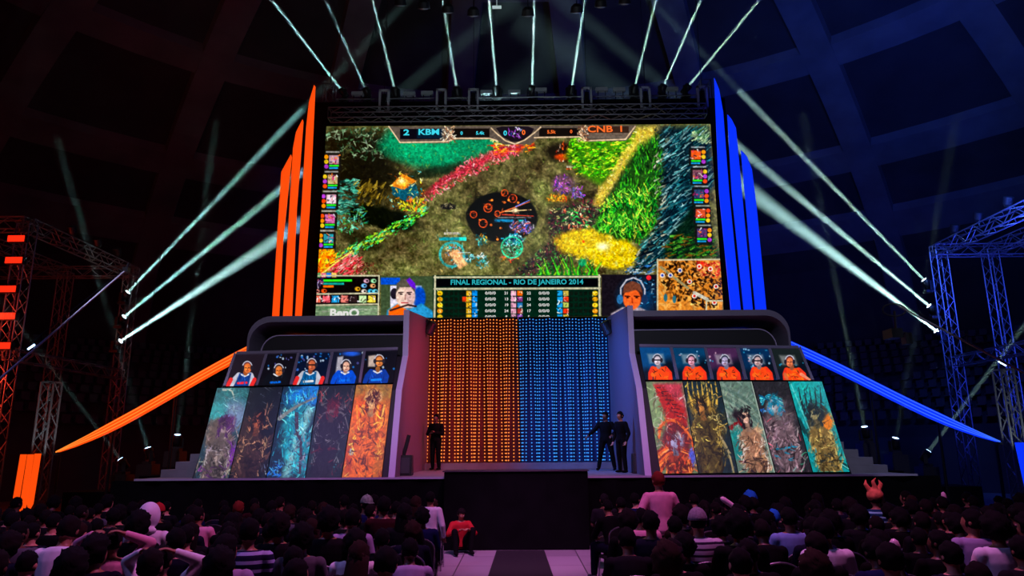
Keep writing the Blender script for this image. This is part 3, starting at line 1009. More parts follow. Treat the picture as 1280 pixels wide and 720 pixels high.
def booth(side):
    s = -1 if side == 0 else 1
    low, up = (LOW_L, UP_L) if side == 0 else (LOW_R, UP_R)
    nm = 'orange' if side == 0 else 'blue'
    t = empty('player_booth', (s * 5, PA.y, SZ), 'sloping player booth covered in art and player screens, %s' %
              ('beside the orange blades' if side == 0 else 'beside the blue blades'), 'booth')
    t_off = -Vector(t.location)

    def put(o):
        o.location = t_off
        return o

    def A(p): return PP(p[0], p[1], PA, nA)

    def B(p): return PP(p[0], p[1], PB, nB)

    eps = .05
    for k, qd in enumerate(low):
        cs = [A(p) for p in qd]
        n_ = nA if nA.y < 0 else -nA
        o, _ = panel('art_panel', lower_art(k if side == 0 else 5 + k, qd), [Vector((c.x + n_.x * eps, c.y + n_.y * eps, max(SZ + .008, c.z + n_.z * eps))) for c in cs], t, LOWLAB[side][k])
        put(o)
    for k, qd in enumerate(up):
        n_ = nB if nB.y < 0 else -nB
        o, _ = panel('portrait_panel', upper_art(side, k, qd), [B(p) + n_ * eps for p in qd], t, UPLAB[side][k])
        put(o)
    # body behind the panels: a slanting box, wider at its foot
    if side == 0:
        ob, ot, oh = A(low[0][3]).x - .06, A(low[0][0]).x - .05, B(up[0][0]).x - .1
        ib = -3.02
    else:
        ob, ot, oh = A(low[4][2]).x + .06, A(low[4][1]).x + .05, B(up[4][1]).x + .08
        ib = 3.02
    ot2 = (B(up[0][3]).x - .12) if side == 0 else (B(up[4][2]).x + .1)
    YB = 21.4
    BOOTH_OUT[s] = (ob, ot2)
    vs = [(ob, PA.y, PA.z), (ib, PA.y, PA.z), (ib, YB, PA.z), (ob, YB, PA.z),
          (ot2, PB.y, PB.z), (ib, PB.y, PB.z), (ib, YB, PB.z), (ot2, YB, PB.z),
          (oh, PC.y, PC.z), (ib, PC.y, PC.z), (ib, YB, PC.z), (oh, YB, PC.z)]
    b = MB()
    f = [(0, 3, 2, 1), (0, 1, 5, 4), (4, 5, 9, 8), (1, 2, 6, 5), (5, 6, 10, 9), (2, 3, 7, 6), (6, 7, 11, 10), (3, 0, 4, 7), (7, 4, 8, 11), (8, 9, 10, 11)]
    b.add(vs, f)
    put(b.build('body', BOOTHD, t))
    # pale rails between and around the panels
    b = MB()
    n_ = nB if nB.y < 0 else -nB
    for k, qd in enumerate(up):
        tl, tr, br, bl = [B(p) + n_ * .045 for p in qd]
        if k < 4:
            t2, b2 = B(up[k + 1][0]) + n_ * .045, B(up[k + 1][3]) + n_ * .045
            b.prism([tr, t2, b2, br], n_ * .03)
    e0, e1 = B(up[0][0]) + n_ * .045, B(up[4][1]) + n_ * .045
    lift = (PC - PB).normalized() * .1
    b.prism([e0, e1, e1 + lift, e0 + lift], n_ * .04)
    out0, out1 = (B(up[0][0]), B(up[0][3])) if side == 0 else (B(up[4][1]), B(up[4][2]))
    w_ = Vector((s * .07, 0, 0))
    b.prism([out0 + n_ * .045, out0 + n_ * .045 + w_ + lift, out1 + n_ * .045 + w_, out1 + n_ * .045], n_ * .03)
    put(b.build('panel_rail', mat('rail_grey', (165, 155, 180), .5), t))
    # header: wide arch with one round outer corner, deep and dark inside
    YH = 18.95
    if side == 0:
        zt = P(420, 394.5, YH).z
        xo, xi = P(308.5, 430, YH).x, -3.08
    else:
        zt = P(880, 387.5, YH).z
        xo, xi = P(988.5, 425, YH).x, 3.08
    zb = PC.z

    def arch(inset, rad, zlow, topins=None):
        x = xo - s * inset
        z = zt - (inset if topins is None else topins)
        pts = [(xi - 0 * s, zlow), (xi, z)]
        for i in range(9):
            a_ = math.pi / 2 * i / 8
            pts.append((x - s * rad + s * rad * math.sin(a_), z - rad + rad * math.cos(a_)))
        pts.append((x, zlow))
        return pts

    def ring(o_, i_, y0, y1, name, m):
        b = MB()
        n = len(o_)
        vs = []
        for y in (y0, y1):
            vs += [(p[0], y, p[1]) for p in o_] + [(p[0], y, p[1]) for p in i_]
        fs = []
        for k in range(n - 1):
            fs += [(k, k + 1, n + k + 1, n + k), (2 * n + k, 3 * n + k, 3 * n + k + 1, 2 * n + k + 1),
                   (k, 2 * n + k, 2 * n + k + 1, k + 1), (n + k, n + k + 1, 3 * n + k + 1, 3 * n + k)]
        fs += [(0, n, 3 * n, 2 * n), (n - 1, 3 * n - 1, 4 * n - 1, 2 * n - 1)]
        b.add(vs, fs)
        return put(b.build(name, m, t))

    ring(arch(0, .62, zb), arch(.06, .58, zb, .16), YH, YH + 2.3, 'header_frame', BOOTH)
    ring(arch(.2, .5, zb, .44), arch(.225, .48, zb, .465), YH + .5, YH + .56, 'inner_rim', mat('trim_lilac', (205, 190, 225), .4))
    b = MB()
    pts = arch(.1, .55, zb, .18)
    b.prism([(p[0], YH + 2.0, p[1]) for p in pts], (0, .05, 0))
    put(b.build('header_back', BOOTHD, t))
    b = MB()
    pts = arch(.21, .48, zb, .46)
    b.prism([(p[0], YH + .54, p[1]) for p in pts], (0, .04, 0))
    put(b.build('inner_panel', BOOTHD, t))
    # inner wall that frames the curtains, with a pale front edge
    zf, zk = zt + .12, 6.45
    prof = [(PA.y - .02, PA.z), (PB.y - .04, PB.z), (PC.y - .03, PC.z), (YH - .06, zf), (23.4, zk), (23.4, PA.z)]
    b = MB()
    x0, x1 = s * 3.0, s * 3.09
    b.prism([(s * 2.98, y, z) for y, z in prof], (s * .1, 0, 0))
    put(b.build('side_wall', mat('side_wall_paint', (112, 100, 114), .55, noise=.05), t))
    b = MB()
    for (y0, z0), (y1, z1) in zip(prof[:3], prof[1:4]):
        b.prism([(s * 2.95, y0 - .07, z0), (s * 3.1, y0 - .07, z0), (s * 3.1, y1 - .07, z1), (s * 2.95, y1 - .07, z1)], (0, .06, 0))
    put(b.build('edge_trim', mat('trim_lilac', (205, 190, 225), .4), t))
    return t


booth(0)
booth(1)

# pale stairs climbing from each end of the stage towards the booths
STAIR = mat('stair_grey', (120, 118, 128), .8, noise=.12, nscale=3)
for s, nm, x_in, x_out in ((-1, 'orange', 7.2, 8.95), (1, 'blue', 7.4, 9.1)):
    b = MB()
    n = 5
    o0, o1 = BOOTH_OUT[s]
    for k in range(n):
        x0 = x_out - (x_out - x_in) * k / n
        xi = o0 + (o1 - o0) * (.19 * k) / (PB.z - SZ) + s * .1
        lo, hi = min(s * x0, xi), max(s * x0, xi)
        b.box((lo, 18.15, SZ + .19 * k + .002), (hi, 19.3, SZ + .19 * (k + 1)))
    tag(b.build('stair', STAIR), 'pale grey stair of five steps at the stage end on the %s side' % nm, 'stair')


# ------------------------------------------------------------------ the big screen and its picture
YS = 25.5
SQ = [(408, 158), (888, 155), (905.5, 403), (392, 405)]
SC = [P(x, y, YS) for x, y in SQ]
scr = empty('stage_screen', (0, YS, 0), 'huge bright screen showing a game match above the bead curtains', 'screen')


def off(o, e):
    o.location = -Vector(e.location)
    return o


a = Art(SQ, 840, 420, base=(104, 100, 66), seed=11)
n1 = vnoise(a.X, a.Y, 26, 1, 4)
n2 = vnoise(a.X, a.Y, 5, 2, 3)
a.C[:] = np.array((96, 92, 60)) + (n1[..., None] - .5) * np.array((70, 90, 50)) + (n2[..., None] - .5) * np.array((110, 100, 80))
G1 = [(40, 70, 30), (90, 110, 50), (140, 130, 90), (60, 50, 40), (120, 150, 80)]
a.dabs(900, [(400, 160), (888, 160), (900, 345), (396, 345)], G1, L=(2, 5), wd=(.7, 1.6), a=(.3, .7))
# upper corner: dark hollow with pale foliage
a.ell(440, 200, 52, 40, (34, 30, 20), soft=.5, rough=.3)
a.ell(462, 225, 40, 26, (28, 26, 18), .9, soft=.6, rough=.3)
a.dabs(160, [(404, 160), (495, 160), (480, 200), (455, 200), (404, 175)], [(120, 150, 120), (70, 100, 70), (160, 180, 150), (30, 50, 36)], L=(3, 7), wd=(1, 3))
a.dabs(60, [(404, 175), (440, 180), (430, 215), (404, 210)], [(60, 60, 40), (30, 34, 24), (90, 90, 60)], L=(3, 8), wd=(1, 3))
# green water meadow
a.poly([(486, 164), (575, 166), (650, 172), (618, 186), (585, 200), (555, 212), (520, 208), (492, 196), (474, 182)], (18, 128, 92), .95, 14)
a.ell(535, 188, 42, 14, (30, 160, 112), .7, soft=1)
a.dabs(140, [(486, 164), (650, 172), (585, 200), (520, 210), (474, 182)], [(20, 150, 110), (10, 100, 80), (60, 180, 130), (140, 150, 60)], L=(2, 5), wd=(.7, 1.6), a=(.3, .7))
a.ell(548, 214, 46, 6, (20, 34, 24), .7, soft=.8, rot=-10)
# flower path
a.stroke([(528, 246), (552, 228), (578, 214), (604, 200), (626, 190), (648, 184)], 7, 12, (168, 52, 70), .8, 5)
a.dabs(260, [(522, 250), (548, 224), (590, 196), (640, 178), (656, 190), (615, 208), (575, 228), (535, 252)], [(240, 80, 110), (255, 120, 140), (190, 40, 70), (220, 90, 90), (250, 170, 170)], L=(2, 5), wd=(1, 2.6))
a.dabs(60, [(610, 180), (668, 176), (668, 188), (620, 194)], [(255, 110, 40), (240, 60, 40), (255, 170, 60)], L=(3, 7), wd=(1.4, 2.6), ang=(-10, 20))
a.dabs(20, [(612, 172), (640, 172), (640, 182), (612, 182)], [(240, 200, 90), (255, 240, 160)], L=(2, 5), wd=(1, 2.4))
# small lit garden hut
a.ell(508, 240, 26, 18, (60, 52, 26), .8, soft=.7)
a.poly([(489, 233), (504, 224), (520, 230), (524, 244), (508, 252), (492, 244)], (24, 88, 104), 1, 1)
a.poly([(488, 232), (503, 217), (521, 226), (505, 237)], (214, 134, 50), 1, 1)
a.poly([(495, 230), (503, 222), (514, 227), (505, 233)], (255, 196, 90), 1, 1)
a.dabs(70, [(486, 214), (530, 214), (534, 262), (490, 262)], [(255, 210, 80), (240, 150, 50), (70, 160, 170), (120, 60, 30), (250, 240, 170)], L=(2, 5), wd=(.8, 2.2), a=(.5, .95))
a.ell(502, 226, 4, 3, (255, 240, 170), soft=1)
# hedge line running down to the lower corner, with deep shade behind
a.ell(476, 272, 46, 14, (16, 20, 12), .95, soft=.4, rot=14, rough=.25)
a.ell(452, 300, 30, 10, (40, 38, 24), .8, soft=.6, rot=20)
a.dabs(230, [(410, 322), (450, 300), (500, 274), (530, 256), (536, 264), (508, 286), (450, 314), (420, 330)], [(60, 190, 80), (140, 220, 60), (210, 230, 80), (30, 120, 60), (90, 220, 160)], L=(2, 6), wd=(1, 2.6), ang=(10, 60))
a.dabs(60, [(500, 250), (530, 244), (528, 262), (500, 264)], [(210, 200, 60), (120, 190, 60), (250, 120, 60)], L=(3, 6), wd=(1, 2.4))
a.dabs(90, [(420, 268), (455, 258), (460, 280), (424, 298)], [(70, 170, 160), (140, 220, 190), (90, 120, 50), (60, 150, 90)], L=(2, 6), wd=(1, 2.2))
a.dabs(90, [(420, 228), (446, 222), (452, 262), (424, 268)], [(60, 130, 112), (110, 180, 160), (30, 70, 64)], L=(4, 8), wd=(2, 4), ang=(-30, 20))
a.dabs(60, [(445, 228), (480, 222), (484, 250), (450, 258)], [(120, 100, 40), (60, 50, 24), (150, 130, 60)], L=(5, 10), wd=(1.5, 4), ang=(40, 80))
a.dabs(120, [(396, 305), (414, 308), (424, 330), (400, 342)], [(255, 150, 20), (255, 200, 60), (230, 80, 20)], L=(4, 9), wd=(2, 4), ang=(20, 100))
a.dabs(170, [(412, 332), (436, 314), (452, 322), (458, 342), (415, 344)], [(220, 50, 70), (250, 110, 120), (120, 20, 30), (255, 180, 170)], L=(3, 8), wd=(1.2, 2.8), ang=(15, 50))
a.stroke([(400, 344), (420, 328), (440, 314)], 2, 1.6, (255, 230, 120))
a.dabs(60, [(446, 330), (470, 326), (476, 343), (446, 344)], [(60, 30, 26), (120, 60, 50), (110, 100, 60)], L=(2, 5), wd=(.8, 1.8))
# round dark pool with glowing rings
a.ell(627, 271, 45, 31, (9, 8, 9), 1, soft=.07, rough=.05)
a.ell(662, 272, 8, 9, (9, 8, 9), 1, soft=.2)
for x, y, rr in ((592, 268, 4), (604, 279, 5), (611, 258, 3.4), (631, 241, 4), (641, 248, 5), (610, 260, 5), (622, 267, 3.5)):
    a.ring(x, y, rr, 1.2, (190, 90, 50))
    a.dabs(4, [(x - 4, y - 4), (x + 4, y - 4), (x + 4, y + 4), (x - 4, y + 4)], [(230, 100, 40), (150, 60, 30)], L=(1, 3), wd=(1, 2))
for x, y in ((615, 250), (631, 253), (648, 253), (626, 285), (614, 281), (622, 299), (600, 275), (636, 250), (645, 262)):
    a.ell(x, y, 1.6, 1.4, (255, 140, 70), soft=.6)
for p0, p1, c in (((625, 266), (662, 252), (230, 120, 70)), ((632, 264), (664, 262), (250, 200, 150)), ((628, 268), (668, 270), (200, 80, 60)), ((645, 258), (662, 250), (120, 140, 220))):
    a.stroke([p0, p1], 1.6, .8, c)
a.ell(644, 263, 4, 3, (255, 220, 180), soft=1)
a.rect(619, 274, 642, 277.5, (30, 130, 170))
a.rect(648, 274.5, 655, 277.5, (40, 190, 190))
a.rect(622, 270.8, 664, 272.6, (200, 200, 200), .5)
# glowing little figures of light around the pool
for (x, y, rx, ry, cols, n) in [(652, 284, 16, 8, [(190, 140, 250), (230, 220, 255), (80, 120, 230), (250, 120, 80)], 60), (641, 300, 14, 7, [(70, 210, 230), (30, 120, 160), (200, 250, 255)], 46),
                                (640, 310, 12, 9, [(60, 230, 170), (40, 160, 120), (200, 255, 220), (20, 80, 60)], 70), (602, 298, 8, 7, [(90, 220, 220), (30, 100, 110), (250, 180, 60)], 36),
                                (603, 326, 8, 9, [(110, 230, 230), (40, 130, 140), (230, 255, 255)], 44), (585, 322, 8, 6, [(70, 190, 200), (30, 90, 110), (200, 240, 240)], 34),
                                (567, 320, 14, 14, [(120, 160, 220), (255, 190, 140), (255, 240, 220), (60, 190, 190)], 70), (704, 230, 14, 12, [(200, 90, 220), (250, 150, 240), (60, 60, 140)], 50),
                                (722, 240, 10, 7, [(190, 90, 230), (110, 120, 230), (240, 200, 255)], 40), (697, 248, 14, 5, [(250, 160, 40), (255, 210, 90), (240, 90, 50)], 50),
                                (704, 188, 9, 8, [(220, 100, 50), (240, 190, 170), (60, 20, 16)], 44), (636, 323, 12, 4, [(240, 150, 50), (220, 90, 60), (150, 40, 90)], 24)]:
    if rx > 12: a.ell(x, y, rx, ry, tuple(int(v * .45) for v in cols[1]), .6, soft=.5)
    a.dabs(n, [(x - rx, y - ry * .3), (x - rx * .4, y - ry), (x + rx * .5, y - ry), (x + rx, y), (x + rx * .5, y + ry), (x - rx * .5, y + ry)], cols, L=(2, 5), wd=(.7, 1.9))
a.ring(640, 309, 13, 2, (70, 230, 180), .8)
a.ring(565, 318, 15, 3, (60, 190, 200), .7)
a.poly([(562, 316), (572, 310), (584, 330), (574, 336)], (255, 190, 140), .9, 3)
a.rect(549, 296.4, 583, 300.6, (30, 140, 150))
a.rect(574, 296.4, 583, 300.6, (60, 220, 200))
a.rect(555, 290, 576, 293, (210, 200, 200), .7)
for x, y in ((572, 315), (592, 320.5)): a.rect(x, y, x + 16, y + 1, (200, 220, 220), .8)
a.ell(560, 258, 10, 3.6, (28, 26, 30), .9, soft=.4, rough=.3)
a.dabs(16, [(550, 254), (570, 254), (570, 262), (550, 262)], [(20, 18, 24), (160, 150, 120)], L=(2, 5), wd=(.8, 1.6))
# dark thicket with maroon and green specks
TH = [(686, 262), (740, 250), (752, 262), (744, 284), (720, 300), (716, 320), (690, 344), (640, 344), (668, 318), (690, 300), (684, 280)]
a.poly(TH, (50, 42, 46), .75, 10)
a.dabs(520, TH, [(24, 22, 34), (110, 36, 66), (60, 130, 60), (150, 60, 70), (30, 34, 60), (180, 170, 120), (90, 170, 90), (16, 16, 22)], L=(1.5, 4), wd=(.8, 2))
a.dabs(90, [(700, 262), (738, 256), (740, 290), (712, 292)], [(60, 190, 90), (220, 120, 90), (30, 90, 60), (230, 220, 180)], L=(2, 5), wd=(1, 2.4))
# shadowy round nest
a.ell(704, 190, 24, 12, (26, 20, 14), .9, soft=.5)
a.dabs(40, [(697, 176), (712, 176), (714, 202), (694, 202)], [(230, 110, 50), (250, 220, 200), (70, 24, 18), (190, 70, 30)], L=(2, 6), wd=(.8, 2), ang=(60, 120))
a.ell(703, 196, 9, 4, (220, 90, 30), .8, soft=.6)
a.rect(708, 207, 740, 209.5, (200, 190, 180), .8)
a.rect(708, 210, 739, 212, (190, 80, 40), .8)
# bright lawn, sandy track and tall reeds
a.poly([(716, 174), (800, 164), (812, 172), (790, 196), (770, 215), (750, 232), (722, 214), (706, 196)], (70, 130, 24), .85, 8)
a.dabs(420, [(716, 172), (800, 164), (806, 176), (785, 200), (760, 224), (722, 216), (706, 190)], [(90, 210, 30), (170, 230, 60), (40, 120, 30), (230, 220, 80), (30, 70, 24)], L=(2.5, 6), wd=(1.2, 3), ang=(-20, 40))
a.poly([(796, 160), (820, 158), (816, 178), (790, 194), (778, 216), (764, 236), (750, 258), (742, 256), (750, 234), (768, 214), (774, 196), (790, 178)], (214, 190, 90), .9, 6)
a.dabs(120, [(796, 160), (820, 158), (790, 194), (764, 236), (750, 258), (742, 250), (770, 205)], [(240, 210, 110), (200, 160, 60), (250, 230, 160), (170, 170, 60)], L=(2, 5), wd=(1, 2.6), a=(.4, .9))
RE = [(800, 180), (826, 168), (832, 200), (826, 240), (818, 280), (812, 300), (760, 300), (742, 286), (754, 262), (776, 220)]
a.poly(RE, (34, 74, 26), .85, 8)
a.dabs(520, RE, [(24, 60, 26), (60, 150, 40), (20, 100, 50), (90, 190, 50), (16, 34, 20)], L=(6, 14), wd=(1, 2.4), ang=(55, 115), curve=.2)
a.dabs(300, [(754, 240), (824, 232), (820, 292), (750, 300)], [(90, 220, 60), (150, 240, 90), (30, 140, 50), (220, 220, 90), (20, 60, 30)], L=(6, 13), wd=(1, 2.2), ang=(30, 150), curve=.5)
# yellow sands
a.ell(732, 304, 36, 17, (206, 178, 52), .95, soft=.3, rough=.25)
a.ell(768, 318, 30, 18, (214, 186, 40), .95, soft=.3, rough=.25)
a.dabs(220, [(700, 300), (735, 286), (765, 296), (796, 316), (785, 338), (745, 334), (712, 320)], [(240, 214, 80), (190, 160, 50), (250, 236, 130), (230, 190, 20)], L=(2, 6), wd=(1.2, 3), a=(.3, .8))
a.ell(754, 308, 8, 5, (255, 250, 190), soft=1)
a.ell(729, 302, 2, 2, (230, 90, 40))
for i in range(26):
    x = 672 + 3 * i
    a.stroke([(x, 345), (x + a.r.uniform(-4, 4), 338), (x + a.r.uniform(-12, 12), 318 + abs(i - 13) * .8)], 3.2, .5, [(40, 130, 40), (90, 200, 60), (20, 90, 40), (130, 170, 50)][i % 4])
a.ell(728, 328, 5, 5, (30, 150, 110), .8, soft=.5)
# rocky teal slope
CL = [(826, 160), (884, 158), (892, 230), (868, 280), (850, 320), (790, 344), (800, 310), (822, 280), (830, 220)]
a.poly(CL, (22, 44, 54), .95, 8)
a.dabs(520, CL, [(16, 28, 36), (40, 110, 120), (90, 160, 160), (24, 60, 76), (10, 16, 22), (150, 190, 190)], L=(8, 18), wd=(.8, 2.6), ang=(20, 55), curve=.15)
a.dabs(90, [(816, 170), (836, 160), (834, 290), (796, 344), (790, 330), (818, 270)], [(200, 200, 180), (30, 30, 34), (110, 110, 90)], L=(4, 9), wd=(1, 2.6), ang=(20, 60))
a.poly([(880, 232), (886, 280), (898, 322), (828, 322), (836, 298), (858, 270)], (20, 38, 24), .9, 8)
a.dabs(110, [(836, 296), (890, 284), (898, 322), (826, 322)], [(50, 120, 44), (24, 60, 30), (120, 80, 30), (90, 150, 60)], L=(5, 12), wd=(1.4, 3.4), ang=(-10, 40))
a.dabs(50, [(866, 160), (886, 160), (886, 178), (866, 178)], [(120, 150, 120), (60, 100, 60), (170, 190, 150)], L=(4, 9), wd=(1.4, 3), ang=(20, 60))
a.dabs(40, [(790, 330), (820, 326), (818, 342), (780, 344)], [(200, 210, 210), (60, 110, 160), (20, 24, 30)], L=(4, 9), wd=(1, 2.4), ang=(0, 40))
a.brush(5200, (2, 5), (.8, 2), (0, 180), .38, (.4, .9))
a.mottle(1.8, .22, 41, 2)
# rows of small status tiles down both sides
for i in range(5):
    for sd in (0, 1):
        y = (192 + 24.6 * i) if sd == 0 else (186 + 24.4 * i)
        x = (406.5 - i * 1.7) if sd == 0 else (863 + i * 1.9)
        a.rect(x - 2, y - 1, x + 20, y + 21, (34, 34, 30))
        fx = x + 5 if sd == 0 else x + 1
        a.rect(fx, y + 2, fx + 12, y + 13, [(180, 150, 160), (190, 170, 130), (230, 200, 210), (200, 120, 170), (60, 150, 160), (220, 100, 50), (130, 90, 100), (60, 80, 110), (190, 90, 60), (90, 70, 110)][i + 5 * sd])
        a.dabs(12, [(fx, y + 2), (fx + 12, y + 2), (fx + 12, y + 13), (fx, y + 13)], [(240, 240, 240), (60, 30, 60), (30, 40, 60), (220, 120, 60), (200, 60, 120)], L=(2, 5), wd=(1, 2))
        a.rect(fx, y + 14, fx + 12, y + 16, (60, 220, 60))
        a.rect(fx, y + 17, fx + 11, y + 19, (50, 150, 200))
        gx = x - 1 if sd == 0 else x + 14
        for j in range(3):
            a.ell(gx + 2.4, y + 4 + 6 * j, 2.6, 2.6, [(250, 150, 40), (220, 190, 60), (170, 80, 190), (240, 90, 40)][(i + j) % 4])
        a.rect(x + 1, y - 3, x + 18, y - 1.2, (190, 190, 190), .7)
# score bar
a.poly([(486, 158), (796, 156), (788, 172), (782, 176), (735, 177), (730, 172), (672, 173), (664, 180), (630, 181), (618, 174), (566, 175), (560, 179), (500, 179)], (96, 86, 78), 1)
a.rect(500, 161, 553, 174, (20, 16, 26))
a.rect(521, 161, 553, 173, (16, 60, 80), .5)
a.rect(566, 160.5, 612, 171.5, (26, 20, 16))
a.rect(674, 160, 726, 170.5, (26, 20, 16))
a.rect(735, 158, 786, 171, (60, 44, 36))
a.rect(735, 166, 786, 172, (140, 130, 120), .6)
a.poly([(620, 160), (628, 158), (660, 158), (668, 161), (662, 171), (652, 177), (640, 177), (628, 171)], (34, 26, 34), 1)
for pts in ([(486, 158), (500, 178), (558, 177), (570, 173), (612, 173), (622, 176)], [(614, 160), (620, 166), (632, 176), (644, 180), (656, 175), (668, 166), (676, 159)],
            [(668, 172), (724, 171), (732, 176), (782, 174), (794, 158)], [(556, 158), (564, 166), (556, 176)], [(732, 157), (724, 165), (732, 175)]):
    a.stroke(pts, 1.6, 1.6, (214, 190, 160))
a.dabs(60, [(552, 158), (570, 158), (570, 178), (552, 178)], [(230, 190, 150), (120, 70, 50), (250, 230, 210)], L=(2, 4), wd=(.8, 1.6))
a.dabs(60, [(722, 158), (736, 158), (736, 176), (722, 176)], [(230, 190, 150), (120, 70, 50), (250, 230, 210)], L=(2, 4), wd=(.8, 1.6))
a.dabs(26, [(636, 160), (652, 160), (652, 172), (636, 172)], [(90, 120, 230), (160, 90, 190), (230, 230, 250)], L=(2, 5), wd=(.8, 2))
# lower bar: status box, two player cameras, table, map
FR = (190, 186, 160)
a.rect(391, 344.5, 475, 382, (22, 20, 20))
for y, x1, c in ((350.5, 440, (70, 230, 60)), (354.5, 430, (40, 160, 150)), (358, 417, (230, 120, 40))): a.rect(404, y - 1.3, x1, y + 1.3, c)
a.dabs(20, [(393, 348), (403, 348), (403, 360), (393, 360)], [(220, 200, 230), (90, 60, 140), (240, 120, 160)], L=(2, 5), wd=(1, 2))
for x, y, c in ((396, 364, (230, 150, 140)), (405, 363.5, (240, 100, 50)), (447, 361, (220, 170, 60)), (455, 364, (240, 230, 220)), (463, 364, (80, 190, 230)), (458, 351, (210, 170, 190)), (467, 351, (170, 230, 180)), (455, 357, (130, 190, 240)), (466, 357, (240, 180, 130)), (469, 364, (120, 210, 230))):
    a.ell(x, y, 3.4, 2.6, c, soft=.5)
    a.ell(x + 1, y, 1.4, 1.2, (30, 20, 20), soft=.5)
for i, c in enumerate([(230, 120, 100), (235, 110, 120), (60, 160, 210), (210, 130, 120), (50, 40, 40), (190, 220, 170), (220, 200, 90)]):
    x = 392 + 11.4 * i
    a.rect(x, 369.5, x + 9, 378, c)
    a.dabs(8, [(x, 369), (x + 9, 369), (x + 9, 378), (x, 378)], [(250, 240, 240), (60, 30, 40), c], L=(3, 5), wd=(1, 2))
for i, c in enumerate([(120, 170, 120), (220, 130, 150), (40, 110, 190), (220, 190, 110)]): a.rect(395 + 6.6 * i, 341, 400.6 + 6.6 * i, 346.5, c)
a.rect(391, 382, 474, 405, (120, 140, 112))
a.dabs(30, [(392, 384), (472, 384), (472, 392), (392, 392)], [(150, 170, 140), (60, 100, 70), (190, 190, 180)], L=(8, 20), wd=(1, 3), ang=(-4, 4), a=(.3, .7))
for pts in ([(391, 381.5), (473, 380)], [(392, 367.5), (472, 366.5)], [(474, 346), (472.5, 405)], [(391, 344.5), (474, 344.5)]): a.stroke(pts, 1.8, 1.8, FR)
# player camera with headset
a.rect(476, 345, 541, 405, (70, 84, 62))
a.mottle(5, .04, 9)
a.rect(476, 347, 500, 355.5, (16, 90, 190))
a.rect(488, 357, 527, 385, (214, 210, 224))
a.ell(524, 372, 8, 14, (20, 80, 170), soft=.3)
a.poly([(482, 405), (484, 388), (497, 379), (512, 386), (527, 379), (540, 388), (548, 405)], (60, 140, 180), 1, 2)
a.poly([(486, 405), (486, 388), (497, 380), (510, 388), (512, 405)], (238, 110, 30), 1, 2)
a.ell(493, 367, 5, 7, (40, 36, 46))
a.ell(507, 370, 12, 15, (226, 200, 186), soft=.1)
a.ell(513, 372, 6, 12, (190, 160, 160), .7, soft=.8)
a.poly([(495, 366), (496, 354), (504, 348), (514, 349), (519, 356), (519, 366), (514, 359), (500, 359)], (92, 88, 78), 1, 1.2)
a.poly([(508, 350), (512, 347), (519, 354), (520, 362), (513, 358)], (110, 50, 190), 1, 1.2)
for x in (501.5, 512): a.stroke([(x - 3, 365.8), (x + 2.6, 365.2)], 1.8, 1.2, (50, 36, 40)); a.ell(x, 367.6, 1.9, 1, (40, 30, 34))
a.stroke([(507, 368), (506.4, 374)], 1.2, 1.8, (160, 124, 116))
a.stroke([(502, 378.5), (510, 378.5)], 1.6, 1.2, (170, 60, 70))
a.stroke([(488, 388), (510, 381), (520, 383)], 2.4, 2.4, (60, 40, 40))
# results table
a.rect(541, 344, 751, 405, (14, 44, 34))
a.mottle(9, .03, 19)
a.rect(544, 348.5, 748, 358.5, (12, 14, 20))
for y in (346.0, 360.5): a.stroke([(543, y + .6), (750, y - .2)], 2.4, 2.4, FR)
a.stroke([(544, 345), (543, 405)], 2.4, 2.4, FR)
a.stroke([(749, 344), (750, 405)], 2.4, 2.4, FR)
r2 = np.random.RandomState(5)
for i in range(5):
    y = 366.5 + 7.4 * i
    for x in (550, 744): a.ell(x, y, 3.4, 3, [(230, 190, 50), (220, 170, 50), (240, 200, 60), (230, 150, 50), (220, 190, 60)][i], soft=.3); a.dabs(4, [(x - 3, y - 3), (x + 3, y - 3), (x + 3, y + 3), (x - 3, y + 3)], [(120, 60, 20), (250, 240, 140)], L=(1, 3), wd=(.8, 1.4))
    for j in range(5):
        for x0 in (556, 712): a.rect(x0 + 6 * j, y - 2.4, x0 + 6 * j + 4.4, y + 2.4, (26, 34, 28))
    for x, c in ((586, (210, 170, 60)), (593.5, (40, 140, 210)), (642, (220, 170, 190)), (650, [(230, 110, 30), (150, 80, 140), (60, 120, 170), (150, 60, 60), (140, 90, 170)][i]), (700, (50, 150, 200)), (707.5, [(190, 170, 90), (230, 80, 50), (170, 180, 100), (230, 70, 40), (190, 160, 60)][i])):
        a.rect(x - 3.2, y - 3, x + 3.2, y + 3, c)
        a.dabs(5, [(x - 3, y - 3), (x + 3, y - 3), (x + 3, y + 3), (x - 3, y + 3)], [(20, 20, 30), (250, 240, 220), c], L=(1.5, 4), wd=(.8, 1.4))
    a.rect(578, y - 3, 583, y + 3, (190, 70, 40) if i == 1 else (26, 34, 28))
# second camera
a.rect(752, 343, 822, 405, (34, 30, 36))
a.ell(797, 372, 22, 22, (26, 60, 90), soft=.8)
a.dabs(40, [(776, 350), (820, 346), (820, 384), (800, 384)], [(60, 130, 170), (150, 190, 210), (20, 30, 40)], L=(2, 6), wd=(1, 2.4))
a.poly([(762, 405), (764, 392), (778, 384), (800, 384), (815, 392), (818, 405)], (170, 160, 170), 1, 2)
a.ell(791, 368, 13, 16, (70, 44, 40), soft=.15)
a.ell(790, 374, 11, 13, (224, 110, 60), soft=.15)
a.poly([(779, 366), (780, 356), (790, 351), (800, 355), (803, 366), (796, 362), (786, 365)], (110, 70, 56), 1, 1.5)
for x in (784.5, 796): a.stroke([(x - 3, 370), (x + 3, 370.4)], 1.7, 1.3, (50, 24, 24)); a.ell(x, 372, 1.8, 1, (40, 20, 20))
a.stroke([(790, 372), (790.5, 378)], 1.2, 2, (170, 70, 40))
